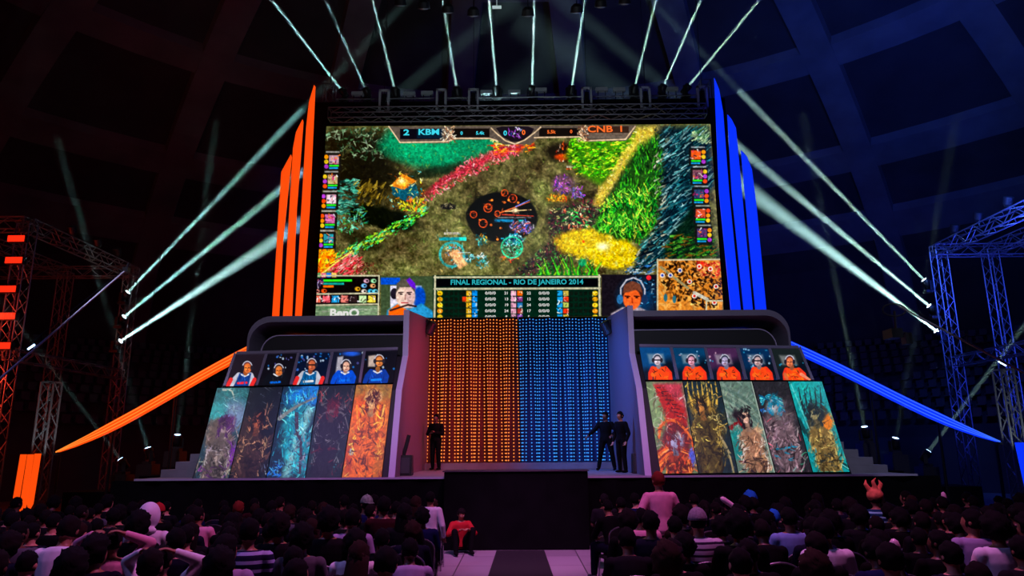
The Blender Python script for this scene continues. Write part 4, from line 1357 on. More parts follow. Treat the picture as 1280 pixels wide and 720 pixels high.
a.stroke([(x_, y_) for x_, y_ in ((776, 374), (776, 360), (783, 350), (792, 347), (801, 351), (806, 361), (806, 374))], 1.8, 1.8, (190, 190, 200))
a.ell(775, 374, 4, 6, (60, 110, 150))
a.ell(806, 374, 4, 6, (40, 60, 90))
a.ell(811, 347, 3, 3, (220, 60, 70))
# map
a.rect(822, 324, 903, 405, (196, 132, 62))
a.dabs(150, [(824, 326), (900, 325), (903, 386), (824, 386)], [(230, 170, 100), (150, 90, 40), (244, 200, 130)], L=(3, 8), wd=(2, 5), a=(.4, .8))
a.dabs(300, [(834, 326), (870, 326), (902, 350), (902, 380), (880, 386), (840, 372), (826, 350)], [(60, 40, 20), (34, 22, 14), (100, 64, 24), (24, 18, 14)], L=(2, 5), wd=(1.6, 3.6))
a.dabs(70, [(870, 328), (900, 328), (900, 348), (874, 346)], [(230, 150, 100), (220, 70, 50), (160, 40, 34)], L=(2, 5), wd=(1.6, 3))
a.stroke([(826, 334), (842, 346), (860, 360)], 3.4, 3, (150, 150, 120), .8)
a.stroke([(868, 366), (884, 374)], 4.4, 4, (200, 200, 190), .9)
for x, y in ((832, 372), (843, 374)): a.ell(x, y, 2.4, 5, (60, 110, 120))
for x, y in ((828, 344), (838, 344), (862, 352), (874, 333), (888, 336), (895, 358), (893, 378), (868, 370), (850, 338)):
    a.ell(x, y, 3, 3, (230, 220, 210))
    a.ell(x, y, 1.7, 1.7, (190, 50, 40) if x > 850 else (60, 80, 160))
for pts in ([(822, 324), (822, 405)], [(822, 325), (902, 324)], [(883, 376), (903, 376)], [(883, 376), (883, 388)]): a.stroke(pts, 1.8, 1.8, FR)
a.mottle(2.2, .2, 23, 2)
o, _ = panel('display', a, SC, scr, None, .1, contrast=1.16, sat=1.22)
off(o, scr)

RT, UP = (SC[1] - SC[0]).normalized(), Vector((0, 0, 1))
TCY = mat('letters_cyan', (10, 60, 70), .5, emit=(60, 215, 235))
TOR = mat('letters_orange', (80, 30, 5), .5, emit=(255, 110, 40))
TWH = mat('letters_white', (90, 90, 90), .5, emit=(225, 225, 220))
TTE = mat('letters_teal', (10, 60, 70), .5, emit=(40, 175, 185))
TYE = mat('letters_yellow', (80, 60, 10), .5, emit=(230, 200, 120))


def T(body, px, py, hpx, m, bold=.02, squash=1.0, align='CENTER'):
    p = P(px, py, YS - .02)
    off(text(body, hpx / 34.5 * 1.42, p, RT, UP, m, scr, bold=bold, squash=squash, align=align), scr)


T('KBM', 536, 165.2, 8.2, TCY, .008, 1.25)
T('2', 508, 165.8, 8.2, TCY, .008, 1.4)
T('CNB', 750, 161.6, 9, TOR, .008, 1.3)
T('1', 776.5, 161.4, 8.4, TOR, .008, 1.3)
T('0', 631.5, 166.6, 6.6, TCY, .008)
T('0', 654.5, 165.8, 6.6, TOR, .008)
T('5.4k', 600, 166.4, 4.6, TCY, .004)
T('0', 577, 166.6, 4.6, TCY, .004)
T('5.5k', 689, 165, 4.6, TOR, .004)
T('0', 714, 164.6, 4.6, TOR, .004)
T('FINAL REGIONAL - RIO DE JANEIRO 2014', 646, 352.8, 6.4, TTE, .006, 1.02)
T('BenQ', 430.5, 391.6, 10, TWH, .016, 1.12)
for i in range(5):
    y = 366.5 + 7.4 * i
    for x in (613, 680): T('0/0/0', x, y, 3.6, TWH, .002, 1.3)
    T(['21', '13', '19', '24', '8'][i], 633, y, 3.4, TWH, .002, 1.1)
    T(['22', '12', '24', '17', '5'][i], 661, y, 3.4, TWH, .002, 1.1)

# surround, legs and rear frame of the screen
b = MB()
tl, tr, br, bl = SC
zt, zb = max(tl.z, tr.z), min(bl.z, br.z)
b.box((tl.x - .75, YS - .06, 0), (tl.x - .02, YS + .3, zt + .05))
b.box((tr.x + .02, YS - .06, 0), (tr.x + .62, YS + .3, zt + .05))
b.box((tl.x - .75, YS - .04, zt + .0), (tr.x + .62, YS + .3, zt + 1.0))
b.box((tl.x - .02, YS + .14, zb), (tr.x + .02, YS + .3, zt))
off(b.build('surround', BLACK, scr), scr)
b = MB()
for i in range(9):
    x = tl.x + (tr.x - tl.x) * i / 8
    b.bar((x, YS + .36, 0), (x, YS + .36, zt), .05)
off(b.build('rear_frame', BLACKM, scr), scr)

# tall glowing blades beside the screen
YF = 25.0
FINS = [('orange', ORANGE, [[(340, 398), (351.5, 215), (358, 203), (363.5, 193), (364.5, 196), (353.6, 300), (348.4, 398)],
                            [(353.5, 398), (366.2, 185), (370, 165), (378, 149), (379, 152), (370.8, 260), (364.5, 398)],
                            [(368.6, 398), (382.6, 160), (386, 128), (392.5, 106), (394, 108), (387, 260), (376.5, 398)]]),
        ('blue', BLUE, [[(958.5, 392), (946, 260), (940, 212), (934, 196), (926.5, 188), (933, 260), (945, 392)],
                        [(941.5, 392), (927.5, 240), (920, 160), (914.5, 149), (909.5, 143), (915, 240), (930.5, 392)],
                        [(926.5, 392), (911.5, 240), (904, 140), (899, 112), (893, 97), (899, 240), (914, 392)]])]
for nm, m, shapes in FINS:
    for k, sh in enumerate(shapes):
        pts = [P(x, y, YF) for x, y in sh]
        # carried straight down behind the booths to the ground
        lo0, lo1 = pts[0].copy(), pts[-1].copy()
        d0 = (pts[0] - pts[1]).normalized()
        lo0 = pts[0] + d0 * ((pts[0].z) / -d0.z) if d0.z < -.01 else Vector((pts[0].x, YF, 0))
        d1 = (pts[-1] - pts[-2]).normalized()
        lo1 = pts[-1] + d1 * ((pts[-1].z) / -d1.z) if d1.z < -.01 else Vector((pts[-1].x, YF, 0))
        ring_ = [lo0] + pts + [lo1]
        b = MB()
        b.prism(ring_, (0, .05, 0))
        o = b.build('light_blade', m)
        tag(o, 'tall glowing %s blade beside the screen, %s' % (nm, ['the shortest of three', 'the middle height of three', 'the tallest of three'][k]), 'light blade', 'glowing %s blades' % nm)

# sloping strips that fall from the booths to the ground
for nm, m, m2, tip, top in (('orange', ORANGE, ORANGE2, (70, 565), (312, 437)), ('blue', BLUE, BLUE2, (1250, 552), (988, 432))):
    YB_ = 19.45
    t = empty('sloping_light_strip', (0, YB_, 0), 'long %s glowing strip sloping from the booth down past the stage stair' % nm, 'light strip')
    sgn = 1 if nm == 'orange' else -1
    for j in range(3):
        pts_a, pts_b = [], []
        for i in range(13):
            u = i / 12
            x = tip[0] + (top[0] - tip[0]) * u
            y = tip[1] + (top[1] - tip[1]) * u
            y += 9 * math.sin(math.pi * min(1, u * 1.0)) * (1 - u) * 1.2 - 2 * math.sin(math.pi * u)
            wd = 11.5 * min(1, (u * 3.4)) ** .7 + .8
            pts_a.append(P(x, y - wd / 2 + wd * (j / 3), YB_))
            pts_b.append(P(x, y - wd / 2 + wd * ((j + .78) / 3), YB_))
        b = MB()
        b.prism(pts_a + pts_b[::-1], (0, .16, 0))
        off(b.build('strip', m, t), t)
        b = MB()
        mid = [(p + q) / 2 for p, q in zip(pts_a, pts_b)]
        b.prism([p + Vector((0, -.02, .012)) for p in mid] + [p + Vector((0, -.02, -.012)) for p in mid[::-1]], (0, .03, 0))
        off(b.build('bright_line', m2, t), t)
    b = MB()
    for u in (.02, .3, .62):
        x, y = tip[0] + (top[0] - tip[0]) * u, tip[1] + (top[1] - tip[1]) * u
        p = P(x, y + 5, YB_ + .3)
        b.bar((p.x, YB_ + .3, 0), (p.x, YB_ + .3, p.z), .04)
        b.bar((p.x, YB_ + .05, p.z), (p.x, YB_ + .3, p.z), .03)
    off(b.build('support_leg', BLACKM, t), t)

# short leaning strips low at the sides
for nm, m, xs in (('orange', ORANGE, [((29, 568), (19, 628)), ((38, 568), (27, 640)), ((47, 567), (37, 630))]),
                  ('blue', BLUE, [((1273, 553), (1290, 630)), ((1282, 553), (1300, 640)), ((1291, 553), (1308, 630))])):
    t = empty('short_light_strip', (0, 16.9, 0), 'short leaning %s light panel of three strips low beyond the stage end' % nm, 'light strip')
    for (xa, ya), (xb, yb) in xs:
        p, q = P(xa, ya, 16.9), P(xb, yb, 16.9)
        s = 1 if nm == 'blue' else -1
        b = MB()
        h = .07
        b.prism([p + Vector((-h, 0, 0)), p + Vector((h, 0, 0)), q + Vector((h, 0, 0)), Vector((q.x, 16.9, q.z - .15)), q + Vector((-h, 0, 0))], (0, .03, 0))
        off(b.build('strip', m, t), t)
    b = MB()
    p, q = P(xs[1][0][0], 568, 17.05), P(xs[1][1][0], 640, 17.05)
    b.bar((p.x, 17.1, p.z), (q.x, 17.1, 0), .05)
    b.box((q.x - .4, 16.9, 0), (q.x + .4, 17.4, .06))
    b.box((min(p.x, q.x) - .3, 17.02, .9), (max(p.x, q.x) + .3, 17.08, .96))
    b.box((min(p.x, q.x) - .1, 17.02, 1.6), (max(p.x, q.x) + .25, 17.08, 1.66))
    off(b.build('stand', BLACKM, t), t)

# ------------------------------------------------------------------ bead curtains of small lights
YC = 23.5
ZB, ZT = SZ + .21, 6.45
DOTO = mat('bead_orange', (60, 20, 5), .4, emit=(255, 138, 62), es=1.25)
DOTB = mat('bead_blue', (5, 20, 60), .4, emit=(60, 150, 245), es=1.1)
CLO = mat('curtain_cloth_orange_glow', (84, 24, 12), .8, noise=.2, nscale=4)  # dark backing cloth, the beads' orange glow put into its colour
CLB = mat('curtain_cloth_blue_glow', (10, 32, 80), .8, noise=.2, nscale=4)  # dark backing cloth, tinted with the blue beads' glow
for nm, xa, xb, md, mc in (('orange', 528, 648, DOTO, CLO), ('blue', 648.6, 770, DOTB, CLB)):
    x0, x1 = P(xa, 480, YC).x, P(xb, 480, YC).x
    t = empty('bead_curtain', ((x0 + x1) / 2, YC, ZB), 'hanging curtain of tiny %s lights at the back of the stage' % nm, 'curtain')
    o0 = Vector(((x0 + x1) / 2, YC, ZB))
    fold = lambda x, z: (.07 * math.sin(x * 9.3 + 1.2) + .05 * math.sin(x * 21 + z * .3), .035 * math.sin(x * 12 + 2) * (1 - (z - ZB) / (ZT - ZB)))
    b = MB()
    nx, nz = 120, 6
    vs = []
    for k in range(nz + 1):
        z = ZB + (ZT - ZB) * k / nz
        for i in range(nx + 1):
            x = x0 + (x1 - x0) * i / nx
            fy, fx = fold(x, z)
            vs.append((x + fx - o0.x, fy + .05, z - ZB))
    b.add(vs, [(k * (nx + 1) + i, k * (nx + 1) + i + 1, (k + 1) * (nx + 1) + i + 1, (k + 1) * (nx + 1) + i) for k in range(nz) for i in range(nx)])
    b.build('cloth', mc, t, smooth=True)
    b = MB()
    nc, nr = 29, 43
    for i in range(nc):
        xx = x0 + .05 + (x1 - x0 - .1) * i / (nc - 1)
        for k in range(nr):
            z = ZB + .06 + (ZT - ZB - .1) * k / (nr - 1)
            fy, fx = fold(xx, z)
            X, Y, Z = xx + fx * 2.0 - o0.x, fy - .01, z - ZB
            r = .027
            b.add([(X + r, Y, Z), (X - r, Y, Z), (X, Y - r, Z), (X, Y + r, Z), (X, Y, Z + r), (X, Y, Z - r)],
                  [(0, 4, 2), (2, 4, 1), (1, 4, 3), (3, 4, 0), (2, 5, 0), (1, 5, 2), (3, 5, 1), (0, 5, 3)])
    tag(b.build('light_beads', md, t), kind='stuff')
    b = MB()
    b.bar((x0 - o0.x, .05, ZT - ZB + .02), (x1 - o0.x, .05, ZT - ZB + .02), .05)
    for u in (.02, .98):
        xx = (x0 + (x1 - x0) * u) - o0.x
        b.bar((xx, .2, 0), (xx, .2, ZT - ZB + .02), .04)
        b.bar((xx, .05, ZT - ZB + .02), (xx, .2, ZT - ZB + .02), .03)
    b.build('hanging_rail', BLACKM, t)

# ------------------------------------------------------------------ trusses
TR = mat('truss_metal', (120, 120, 126), .45, .7)


def truss_mb(b, p, q, w=.4, r=.022, step=.5, up=(0, 0, 1)):
    p, q = Vector(p), Vector(q)
    d = (q - p)
    L = d.length
    d.normalize()
    up = Vector(up)
    if abs(d.dot(up)) > .9: up = Vector((0, 1, 0))
    sx = d.cross(up).normalized()
    sy = sx.cross(d).normalized()
    cn = [(-1, -1), (1, -1), (1, 1), (-1, 1)]
    cc = [sx * (c[0] * w / 2) + sy * (c[1] * w / 2) for c in cn]
    for c in cc: b.bar(p + c, q + c, r, 5)
    n = max(1, int(L / step))
    for f in range(4):
        c0, c1 = cc[f], cc[(f + 1) % 4]
        for i in range(n):
            s0, s1 = p + d * (L * i / n), p + d * (L * (i + 1) / n)
            if i % 2: b.bar(s0 + c0, s1 + c1, r * .6, 4)
            else: b.bar(s0 + c1, s1 + c0, r * .6, 4)
        b.bar(p + c0, p + c1, r * .8, 4)
        b.bar(q + c0, q + c1, r * .8, 4)


# top rig over the screen
zr = P(650, 141, 25.1).z
zr2 = P(650, 124, 25.7).z
xl, xr = P(412, 141, 25.1).x, P(882, 141, 25.1).x
b = MB()
truss_mb(b, (xl, 25.1, zr), (xr, 25.1, zr), .42, .028, .5)
for i in range(7):
    x = xl + (xr - xl) * (i + .5) / 7
    b.bar((x, 25.3, zr - .2), (x, 25.45, zr - .2), .03)
t_low = tag(b.build('lighting_truss', TR), 'long horizontal truss directly over the screen, the lower of two', 'truss', 'trusses over the screen')
b = MB()
truss_mb(b, (xl, 26.15, zr2), (xr, 26.15, zr2), .42, .026, .5)
tag(b.build('lighting_truss', TR), 'long horizontal truss carrying the row of beam lamps, the upper of two', 'truss', 'trusses over the screen')
for k in range(2):
    x = (xl - .35, xr + .35)[k]
    b = MB()
    truss_mb(b, (x, 26.15, 0), (x, 26.15, zr2 + .9), .4, .028, .5)
    b.bar((x, 26.15, zr2), (xl if k == 0 else xr, 26.15, zr2), .05)
    tag(b.build('truss_tower', TR), 'truss tower holding up the rig beside the %s blades' % ('orange', 'blue')[k], 'truss tower')

# chain hoists with pale boxes and brackets on the rig
b = MB()
b.box((-.16, -.12, 0), (.16, .12, .2))
hoist_me = b.mesh('hoist_case')
b = MB()
b.bar((0, 0, .2), (0, 0, 9), .012, 4)
chain_me = b.mesh('chain')
HM = mat('hoist_grey', (150, 155, 160), .5)
hmain = [(447, 115), (512, 115.5), (534, 114.5), (608, 113.5), (643, 113), (676, 110.5), (752, 109.8), (774, 110), (840, 109.5)]
ordn = ['first', 'second', 'third', 'fourth', 'fifth', 'sixth', 'seventh', 'eighth', 'ninth', 'tenth', 'eleventh', 'twelfth']
for i, (x, y) in enumerate(hmain):
    p = P(x, y + 4, 26.15)
    z_ = zr2 + .21
    e = empty('rig_box', (p.x, 26.15, z_), 'small pale box on the upper truss, %s from the orange end' % ordn[i], 'control box', 'pale boxes on the rig')
    b = MB()
    b.box((-.24, -.1, max(.02, p.z - z_ - .02)), (.24, .1, max(.02, p.z - z_ - .02) + .15))
    b.build('case', HM, e, bevel=.01)
    b = MB()
    for s in (-.15, .15): b.bar((s, 0, 0), (s, 0, max(.04, p.z - z_)), .02)
    b.build('bracket', BLACKM, e)
for i, x in enumerate((481, 552, 592, 733, 806, 877)):
    p = P(x, 118, 25.5)
    e = empty('chain_hoist', (p.x, 25.42, zr + .25), 'chain hoist between the two trusses, %s from the orange end' % ordn[i], 'hoist', 'chain hoists on the rig')
    b = MB()
    for s in (-1, 1): b.box((s * .17 - .04, -.05, 0), (s * .17 + .04, .05, .95))
    b.box((-.21, -.05, .88), (.21, .05, .96))
    b.box((-.21, -.05, 0), (.21, .05, .06))
    b.build('yoke', HM, e)
    b = MB()
    b.box((-.08, -.07, .3), (.08, .07, .75))
    b.build('motor', BLACKM, e, bevel=.01)
    b = MB()
    b.bar((0, 0, .75), (0, 0, 9.2), .012, 4)
    b.build('chain', BLACKM, e)


# ------------------------------------------------------------------ beam lamps and their light in the haze
def fixture_meshes():
    b = MB()
    b.box((-.17, -.15, 0), (.17, .15, .1))
    base = b.mesh('base', .01)
    b = MB()
    for s in (-1, 1): b.box((s * .2 - .025, -.06, .1), (s * .2 + .025, .06, .46))
    b.box((-.2, -.06, .1), (.2, .06, .15))
    yoke = b.mesh('yoke')
    b = MB()
    b.lathe([(.06, -.2), (.12, -.18), (.13, 0), (.15, .1), (.15, .22), (.135, .22)])
    head = b.mesh('head')
    b = MB()
    b.lathe([(.1, .2), (.1, .225), (.05, .235)])
    lens = b.mesh('lens')
    return base, yoke, head, lens


FX = fixture_meshes()
for me, m in zip(FX, (CASE, CASE, CASE, LENS)): me.materials.append(m)
LENS_B = FX[3].copy()
LENS_B.materials.clear()
LENS_B.materials.append(LENSB)
DARKLENS = FX[3].copy()
DARKLENS.materials.clear()
DARKLENS.materials.append(mat('lamp_lens_off', (60, 60, 70), .1))


def haze_mat(name, dens):
    m = bpy.data.materials.new(name)
    m.use_nodes = True
    nt = m.node_tree
    nt.nodes.clear()
    o = nt.nodes.new('ShaderNodeOutputMaterial')
    v = nt.nodes.new('ShaderNodeVolumeScatter')
    v.inputs['Density'].default_value = dens
    v.inputs['Color'].default_value = (1, 1, 1, 1)
    nt.links.new(v.outputs[0], o.inputs['Volume'])
    m.cycles.volume_sampling = 'EQUIANGULAR'
    return m


HAZE = haze_mat('stage_haze', .03)
HAZE2 = haze_mat('thin_haze', .0026)


def beam_lamp(at, aim, label, group, r0, r1, L, power, color=(.5, .9, .88), hang=False, lens=None, scale=1.0, hm=None, mount=None):
    """a moving-head lamp standing (or hanging) at a point, with its shaft of haze and its own light"""
    at, aim = Vector(at), Vector(aim)
    d = (aim - at).normalized()
    piv = .36 * scale
    rz = math.atan2(-d.x, d.y) if (abs(d.x) + abs(d.y)) > .01 else 0
    root_z = at.z - piv if not hang else at.z + piv
    e = empty('moving_lamp', (at.x, at.y, root_z), label, 'stage lamp', group)
    e.scale = (scale,) * 3
    F = Matrix.Rotation(math.pi, 4, 'X') if hang else Matrix.Identity(4)
    o = link('base', FX[0], None, e)
    o.matrix_local = F
    o = link('yoke', FX[1], None, e)
    o.matrix_local = Matrix.Rotation(rz, 4, 'Z') @ F
    q = d.to_track_quat('Z', 'Y').to_matrix().to_4x4()
    hd = link('head', FX[2], None, e, True)
    hd.matrix_local = Matrix.Translation((0, 0, piv / scale * (-1 if hang else 1))) @ q
    link('lens', lens or FX[3], None, hd)
    if mount is not None:
        b = MB()
        b.bar((0, 0, 0), Vector(mount) - Vector((at.x, at.y, root_z)), .03 / scale)
        b.build('clamp', BLACKM, e)
    if power:
        start = at + d * (.26 * scale)
        slope = (r1 - r0) / L
        cuts = [(0, L, hm or HAZE)] if L < 15 else [(0, L * .5, hm or HAZE), (L * .5, L, HAZE2)]
        qq = (-d).to_track_quat('Z', 'Y').to_matrix().to_4x4()
        for za, zb, hz in cuts:
            n = 24
            vs = []
            for z in (za, zb):
                r = (r0 + slope * z) * 1.2
                for i in range(n):
                    t = 2 * math.pi * i / n
                    vs.append((r * math.cos(t), r * math.sin(t), -z))
            fs = [(i, (i + 1) % n, n + (i + 1) % n, n + i) for i in range(n)] + [tuple(range(n)), tuple(range(n, 2 * n))]
            me = bpy.data.meshes.new('haze')
            me.from_pydata(vs, [], fs)
            bm = bmesh.new()
            bm.from_mesh(me)
            bmesh.ops.recalc_face_normals(bm, faces=bm.faces)
            bm.to_mesh(me)
            bm.free()
            me.materials.append(hz)
            o = bpy.data.objects.new('haze', me)
            COL.objects.link(o)
            o.matrix_world = Matrix.Translation(start) @ qq
            tag(o, ('pale shaft of lit haze from the ' if za == 0 else 'thin end of the shaft from the ') + label.split(' over the screen')[0] + (label.split(' over the screen')[1] if ' over the screen' in label else ''), 'haze', None, 'stuff')
        l = bpy.data.lights.new('lamp_beam', 'AREA')
        l.shape = 'DISK'
        l.size = 2 * r0
        l.energy = power
        l.color = color
        l.spread = 2 * math.atan(slope)
        lo = bpy.data.objects.new('lamp_beam', l)
        COL.objects.link(lo)
        lo.matrix_world = Matrix.Translation(start) @ qq
    return e


zt_ = zr2 + .21
TOPS = [(430, 121, 340), (459, 121, 407), (494, 119.5, 466), (571.5, 118.5, 553), (621, 118, 611), (665, 117.5, 668), (714, 117, 731), (792.5, 115.5, 820), (827.5, 115.5, 876), (857, 115.5, 949)]
for i, (x, y, xt) in enumerate(TOPS):
    p = P(x, y, 26.15)
    p.z = zt_ + .36
    q = P(xt, 0, 25.0)
    beam_lamp(p, q, 'beam lamp on top of the rig over the screen, %s from the orange end' % ordn[i], 'beam lamps on the rig', .05, .13, 13, [22, 12, 17, 22, 30, 33, 30, 24, 25, 21][i])

# the two side rigs
RX, RZ = 16.4, 9.6
for side in (-1, 1):
    nm = 'red-lit' if side < 0 else 'blue-lit'
    yf, yb = (22.5, 29.0) if side < 0 else (20.5, 26.8)
    X2 = 19.2 if side < 0 else 18.4
    t = empty('side_rig', (side * RX, yb, 0), 'tall %s box of trusses and towers beside the stage' % nm, 'truss rig')

    def tr(p, q, w=.42, name='truss'):
        b = MB()
        truss_mb(b, p, q, w, .026, .5)
        off(b.build(name, TR, t), t)

    tr((side * RX, yb, 0), (side * RX, yb, RZ), name='tower')
    tr((side * X2, yb + .02, 0), (side * X2, yb + .02, RZ), name='tower')
    if side < 0: tr((side * RX, yf, 0), (side * RX, yf, RZ), name='tower')
    else: tr((side * RX, 16.5, 0), (side * RX, 16.5, RZ), name='tower')
    y_in = yf if side < 0 else 16.5
    tr((side * RX, y_in, RZ), (side * RX, yb, RZ))
    tr((side * X2, y_in, RZ), (side * X2, yb, RZ))
    tr((side * (RX - .2), yb, RZ), (side * 23, yb, RZ))
    tr((side * RX, y_in, RZ + .02), (side * 23, y_in, RZ + .02))
    tr((side * RX, y_in, 5.25), (side * RX, yb, 5.25), .36)
    tr((side * 23, y_in, 0), (side * 23, y_in, RZ + .2), name='tower')
    # small dark lamps clamped under and over the beams
    for k, (y, zz) in enumerate(((yb - 1.2, RZ + .25), (yb - 2.6, RZ + .25), (yb - 4.2, RZ + .25))):
        b = MB()
        b.lathe([(.08, -.2), (.14, -.1), (.16, .14), (.1, .16)], Matrix.Translation((side * RX, y, zz + .28)) @ Matrix.Rotation(.5, 4, 'X'))
        b.bar((side * RX, y, zz - .1), (side * RX, y, zz + .2), .03)
        off(b.build('par_can', CASE, t), t)

# red strobes on the near tower of the red rig
RED = mat('red_strobe', (120, 10, 5), .4, emit=(255, 42, 16), es=1.3)
for k, (x, y, w_) in enumerate(((20, 298, 22), (17, 325, 22), (9, 361, 24), (8, 395, 24), (2, 432, 14))):
    p = P(x, y, 22.15)
    e = empty('red_strobe', (p.x, 22.15, p.z), 'glowing red batten lamp on the near tower, %s from the top' % ordn[k], 'stage lamp', 'red batten lamps')
    b = MB()
    b.box((-.3, .02, -.13), (.3, .2, .13))
    b.build('case', CASE, e, bevel=.01)
    b = MB()
    for i in range(7): b.box((-.27 + i * .078, -.015, -.1), (-.27 + i * .078 + .066, .02, .1))
    b.build('lens', RED, e)
    b = MB()
    b.bar((0, .2, 0), (min(.5, -RX - p.x) if abs(-RX - p.x) > .3 else 0, .3, 0), .03)
    b.bar((-RX - p.x, .2, 0), (-RX - p.x, .35, 0), .03)
    b.build('bracket', BLACKM, e)
light('red_strobe_light', 'POINT', (-17.4, 21.2, 6.6), None, 120, (1, .05, .02), .3)
light('red_strobe_light', 'POINT', (-17.6, 21.0, 4.4), None, 300, (1, .05, .02), .3)
light('blue_rig_light', 'POINT', (17.6, 18.0, 9.0), None, 300, (.03, .06, 1), .3)
light('blue_rig_light', 'POINT', (17.4, 24.6, 7.6), None, 260, (.03, .06, 1), .3)

# beam lamps on the towers, firing behind the screen
SIDE = [(155, 370, 385, 130, 28.6, 30, .016), (150, 400, 347, 240, 28.6, 46, .022), (145, 430, 345, 300, 28.6, 100, .04),
        (1160, 355, 940, 130, 27.3, 27, .016), (1167, 387, 930, 190, 27.3, 52, .024), (1176, 418, 945, 245, 27.3, 120, .045)]
for i, (x, y, x2, y2, Y, pw, sl) in enumerate(SIDE):
    s = -1 if x < 640 else 1
    p = P(x, y, Y)
    q = P(x2, y2, Y - (.9 if s < 0 else .15))
    beam_lamp(p, q, 'beam lamp on the far tower of the %s rig, %s one' % (('red-lit', 'blue-lit')[s > 0], ['highest', 'middle', 'lowest'][i % 3]), 'side beam lamps',
                          .05, .05 + sl * 21, 21, pw, hang=False, mount=(s * RX, (29.0 - .2 if s < 0 else 26.8 + .2), p.z - .34))

# small lamps on the risers with faint upright shafts
FLO = [(155, 580, 78, 478), (187, 567, 145, 425), (221, 551, 240, 395), (1082, 541, 1050, 380), (1118, 555, 1138, 450), (1156, 570, 1240, 460)]
for i, (x, y, x2, y2) in enumerate(FLO):
    s = -1 if x < 640 else 1
    p = P(x, y, 20.5)
    X = abs(p.x)
    z = [1.72, 1.52, 1.3, 1.1][0 if X < 9.75 else 1 if X < 10.45 else 2 if X < 11.2 else 3]
    sc_ = .8
    z0 = p.z - .36 * sc_
    if z0 - z > .03:
        b = MB()
        b.box((p.x - .22, 20.25, z), (p.x + .22, 20.75, z0))
        tag(b.build('equipment_case', CASE, bevel=.015), 'black case under the %s riser lamp on the %s side' % (['outer', 'middle', 'inner', 'inner', 'middle', 'outer'][i], 'orange' if s < 0 else 'blue'), 'case')
    beam_lamp(p, P(x2, y2, 19.7), 'small lamp on a black riser, %s of three on the %s side' % (['outer', 'middle', 'inner', 'inner', 'middle', 'outer'][i], 'orange' if s < 0 else 'blue'),
              'riser lamps', .05, .16, 9, [.5, 1.0, .8, 1.2, .6, 2.4][i], lens=LENS_B, scale=sc_)

# white-lit lattice stubs near the sides
for s, (x, y0, y1) in ((-1, (56, 478, 566)), (1, (1264, 462, 548))):
    Y = 20.2
    p, q = P(x - s * -3, y1, Y), P(x, y0, Y)
    b = MB()
    truss_mb(b, (p.x, Y, 0), (p.x, Y, q.z), .36, .03, .4)
    tag(b.build('lattice_post', TR), 'short pale-lit lattice post low beside the %s side rig' % ('red' if s < 0 else 'blue'), 'truss tower')
    light('post_lamp', 'SPOT', (p.x + s * -.9, Y - 1.6, 1.2), (p.x, Y, 3.2), 220, (.8, .95, 1), .1, 36)

# row of round house lamps hanging from a bar high in front of the screen
bz = P(650, -14, 22).z
b = MB()
b.bar((-4.4, 22, bz), (4.2, 22, bz), .04)
for x in (-4, 0, 4): b.bar((x, 22, bz), (x, 22, bz + 9), .012, 4)
tag(b.build('lamp_bar', BLACKM), 'thin dark bar hung high above the rig carrying round lamps', 'lamp bar')
GL = mat('par_glass', (150, 160, 170), .15, .3)
for i, (x, y) in enumerate(((501, 7), (530, 11), (560, 16), (592, 20), (660, 20), (721, 16), (751, 9), (781, 5))):
    p = P(x, y, 22)
    e = empty('round_lamp', (p.x, 22, p.z), 'unlit round lamp hanging above the rig, %s from the orange end' % ordn[i], 'ceiling lamp', 'unlit round lamps')
    b = MB()
    b.lathe([(.1, .3), (.2, .2), (.22, 0), (.2, 0)], Matrix.Rotation(.55, 4, 'X'))
    b.build('can', CASE, e, smooth=False)
    b = MB()
    b.lathe([(.19, .01), (.1, -.03), (.01, -.04)], Matrix.Rotation(.55, 4, 'X'))
    b.build('glass', GL, e, smooth=True)
    b = MB()
    b.bar((0, -.05, .15), (0, 0, bz - p.z), .018)
    b.build('stem', BLACKM, e)
    if i == 3:
        pass
p = P(621, 9, 22)
b = MB()
b.box((p.x - .16, 21.95, p.z - .03), (p.x + .16, 22.05, p.z + .03))
b.bar((p.x, 22, p.z), (p.x, 22, bz), .012)
tag(b.build('tube_light', mat('tube_glow', (200, 210, 210), .4, emit=(150, 170, 170))), 'tiny glowing bar between the round lamps above the rig', 'lamp')

# dark moving lamps at the upper back corners of the stage
for s, (x, y), col, pw in ((-1, (537, 410), (1, .05, .12), 1100), (1, (759, 410), (.06, .2, 1), 1500)):
    p = P(x, y, 22.6)
    e = empty('wall_lamp', (p.x, 22.6, p.z), 'dark lamp fixed at the top rear corner of the %s wall' % ('red-lit', 'blue-lit')[s > 0], 'stage lamp')
    b = MB()
    b.bar((s * 2.99 - p.x, 0, .1), (0, 0, .1), .04)
    b.box((min(s * 2.97 - p.x, s * 2.9 - p.x), -.15, -.05), (max(s * 2.97 - p.x, s * 2.9 - p.x), .15, .25))
    b.build('bracket', BLACKM, e)
    b = MB()
    b.lathe([(.08, -.24), (.17, -.2), (.2, .05), (.22, .2), (.2, .2)], Matrix.Rotation(math.pi, 4, 'X') @ Matrix.Rotation(s * .5, 4, 'Y'))
    b.build('head', CASE, e)
    light('wall_tint_spot', 'SPOT', (s * -1.6, 19.6, 5.9), (s * 3.0, 21.4, 3.0), pw, col, .25, 88, .8)  # unseen spot added across the stage to tint the wall, apart from the lamp
light('wall_edge_light', 'SPOT', (1.0, 14.5, 6.5), (3.1, 18.2, 3.0), 60, (.8, .5, 1), .3, 50)
light('wall_edge_light', 'SPOT', (-1.0, 14.5, 6.5), (-3.1, 18.2, 3.0), 60, (.9, .5, .8), .3, 50)

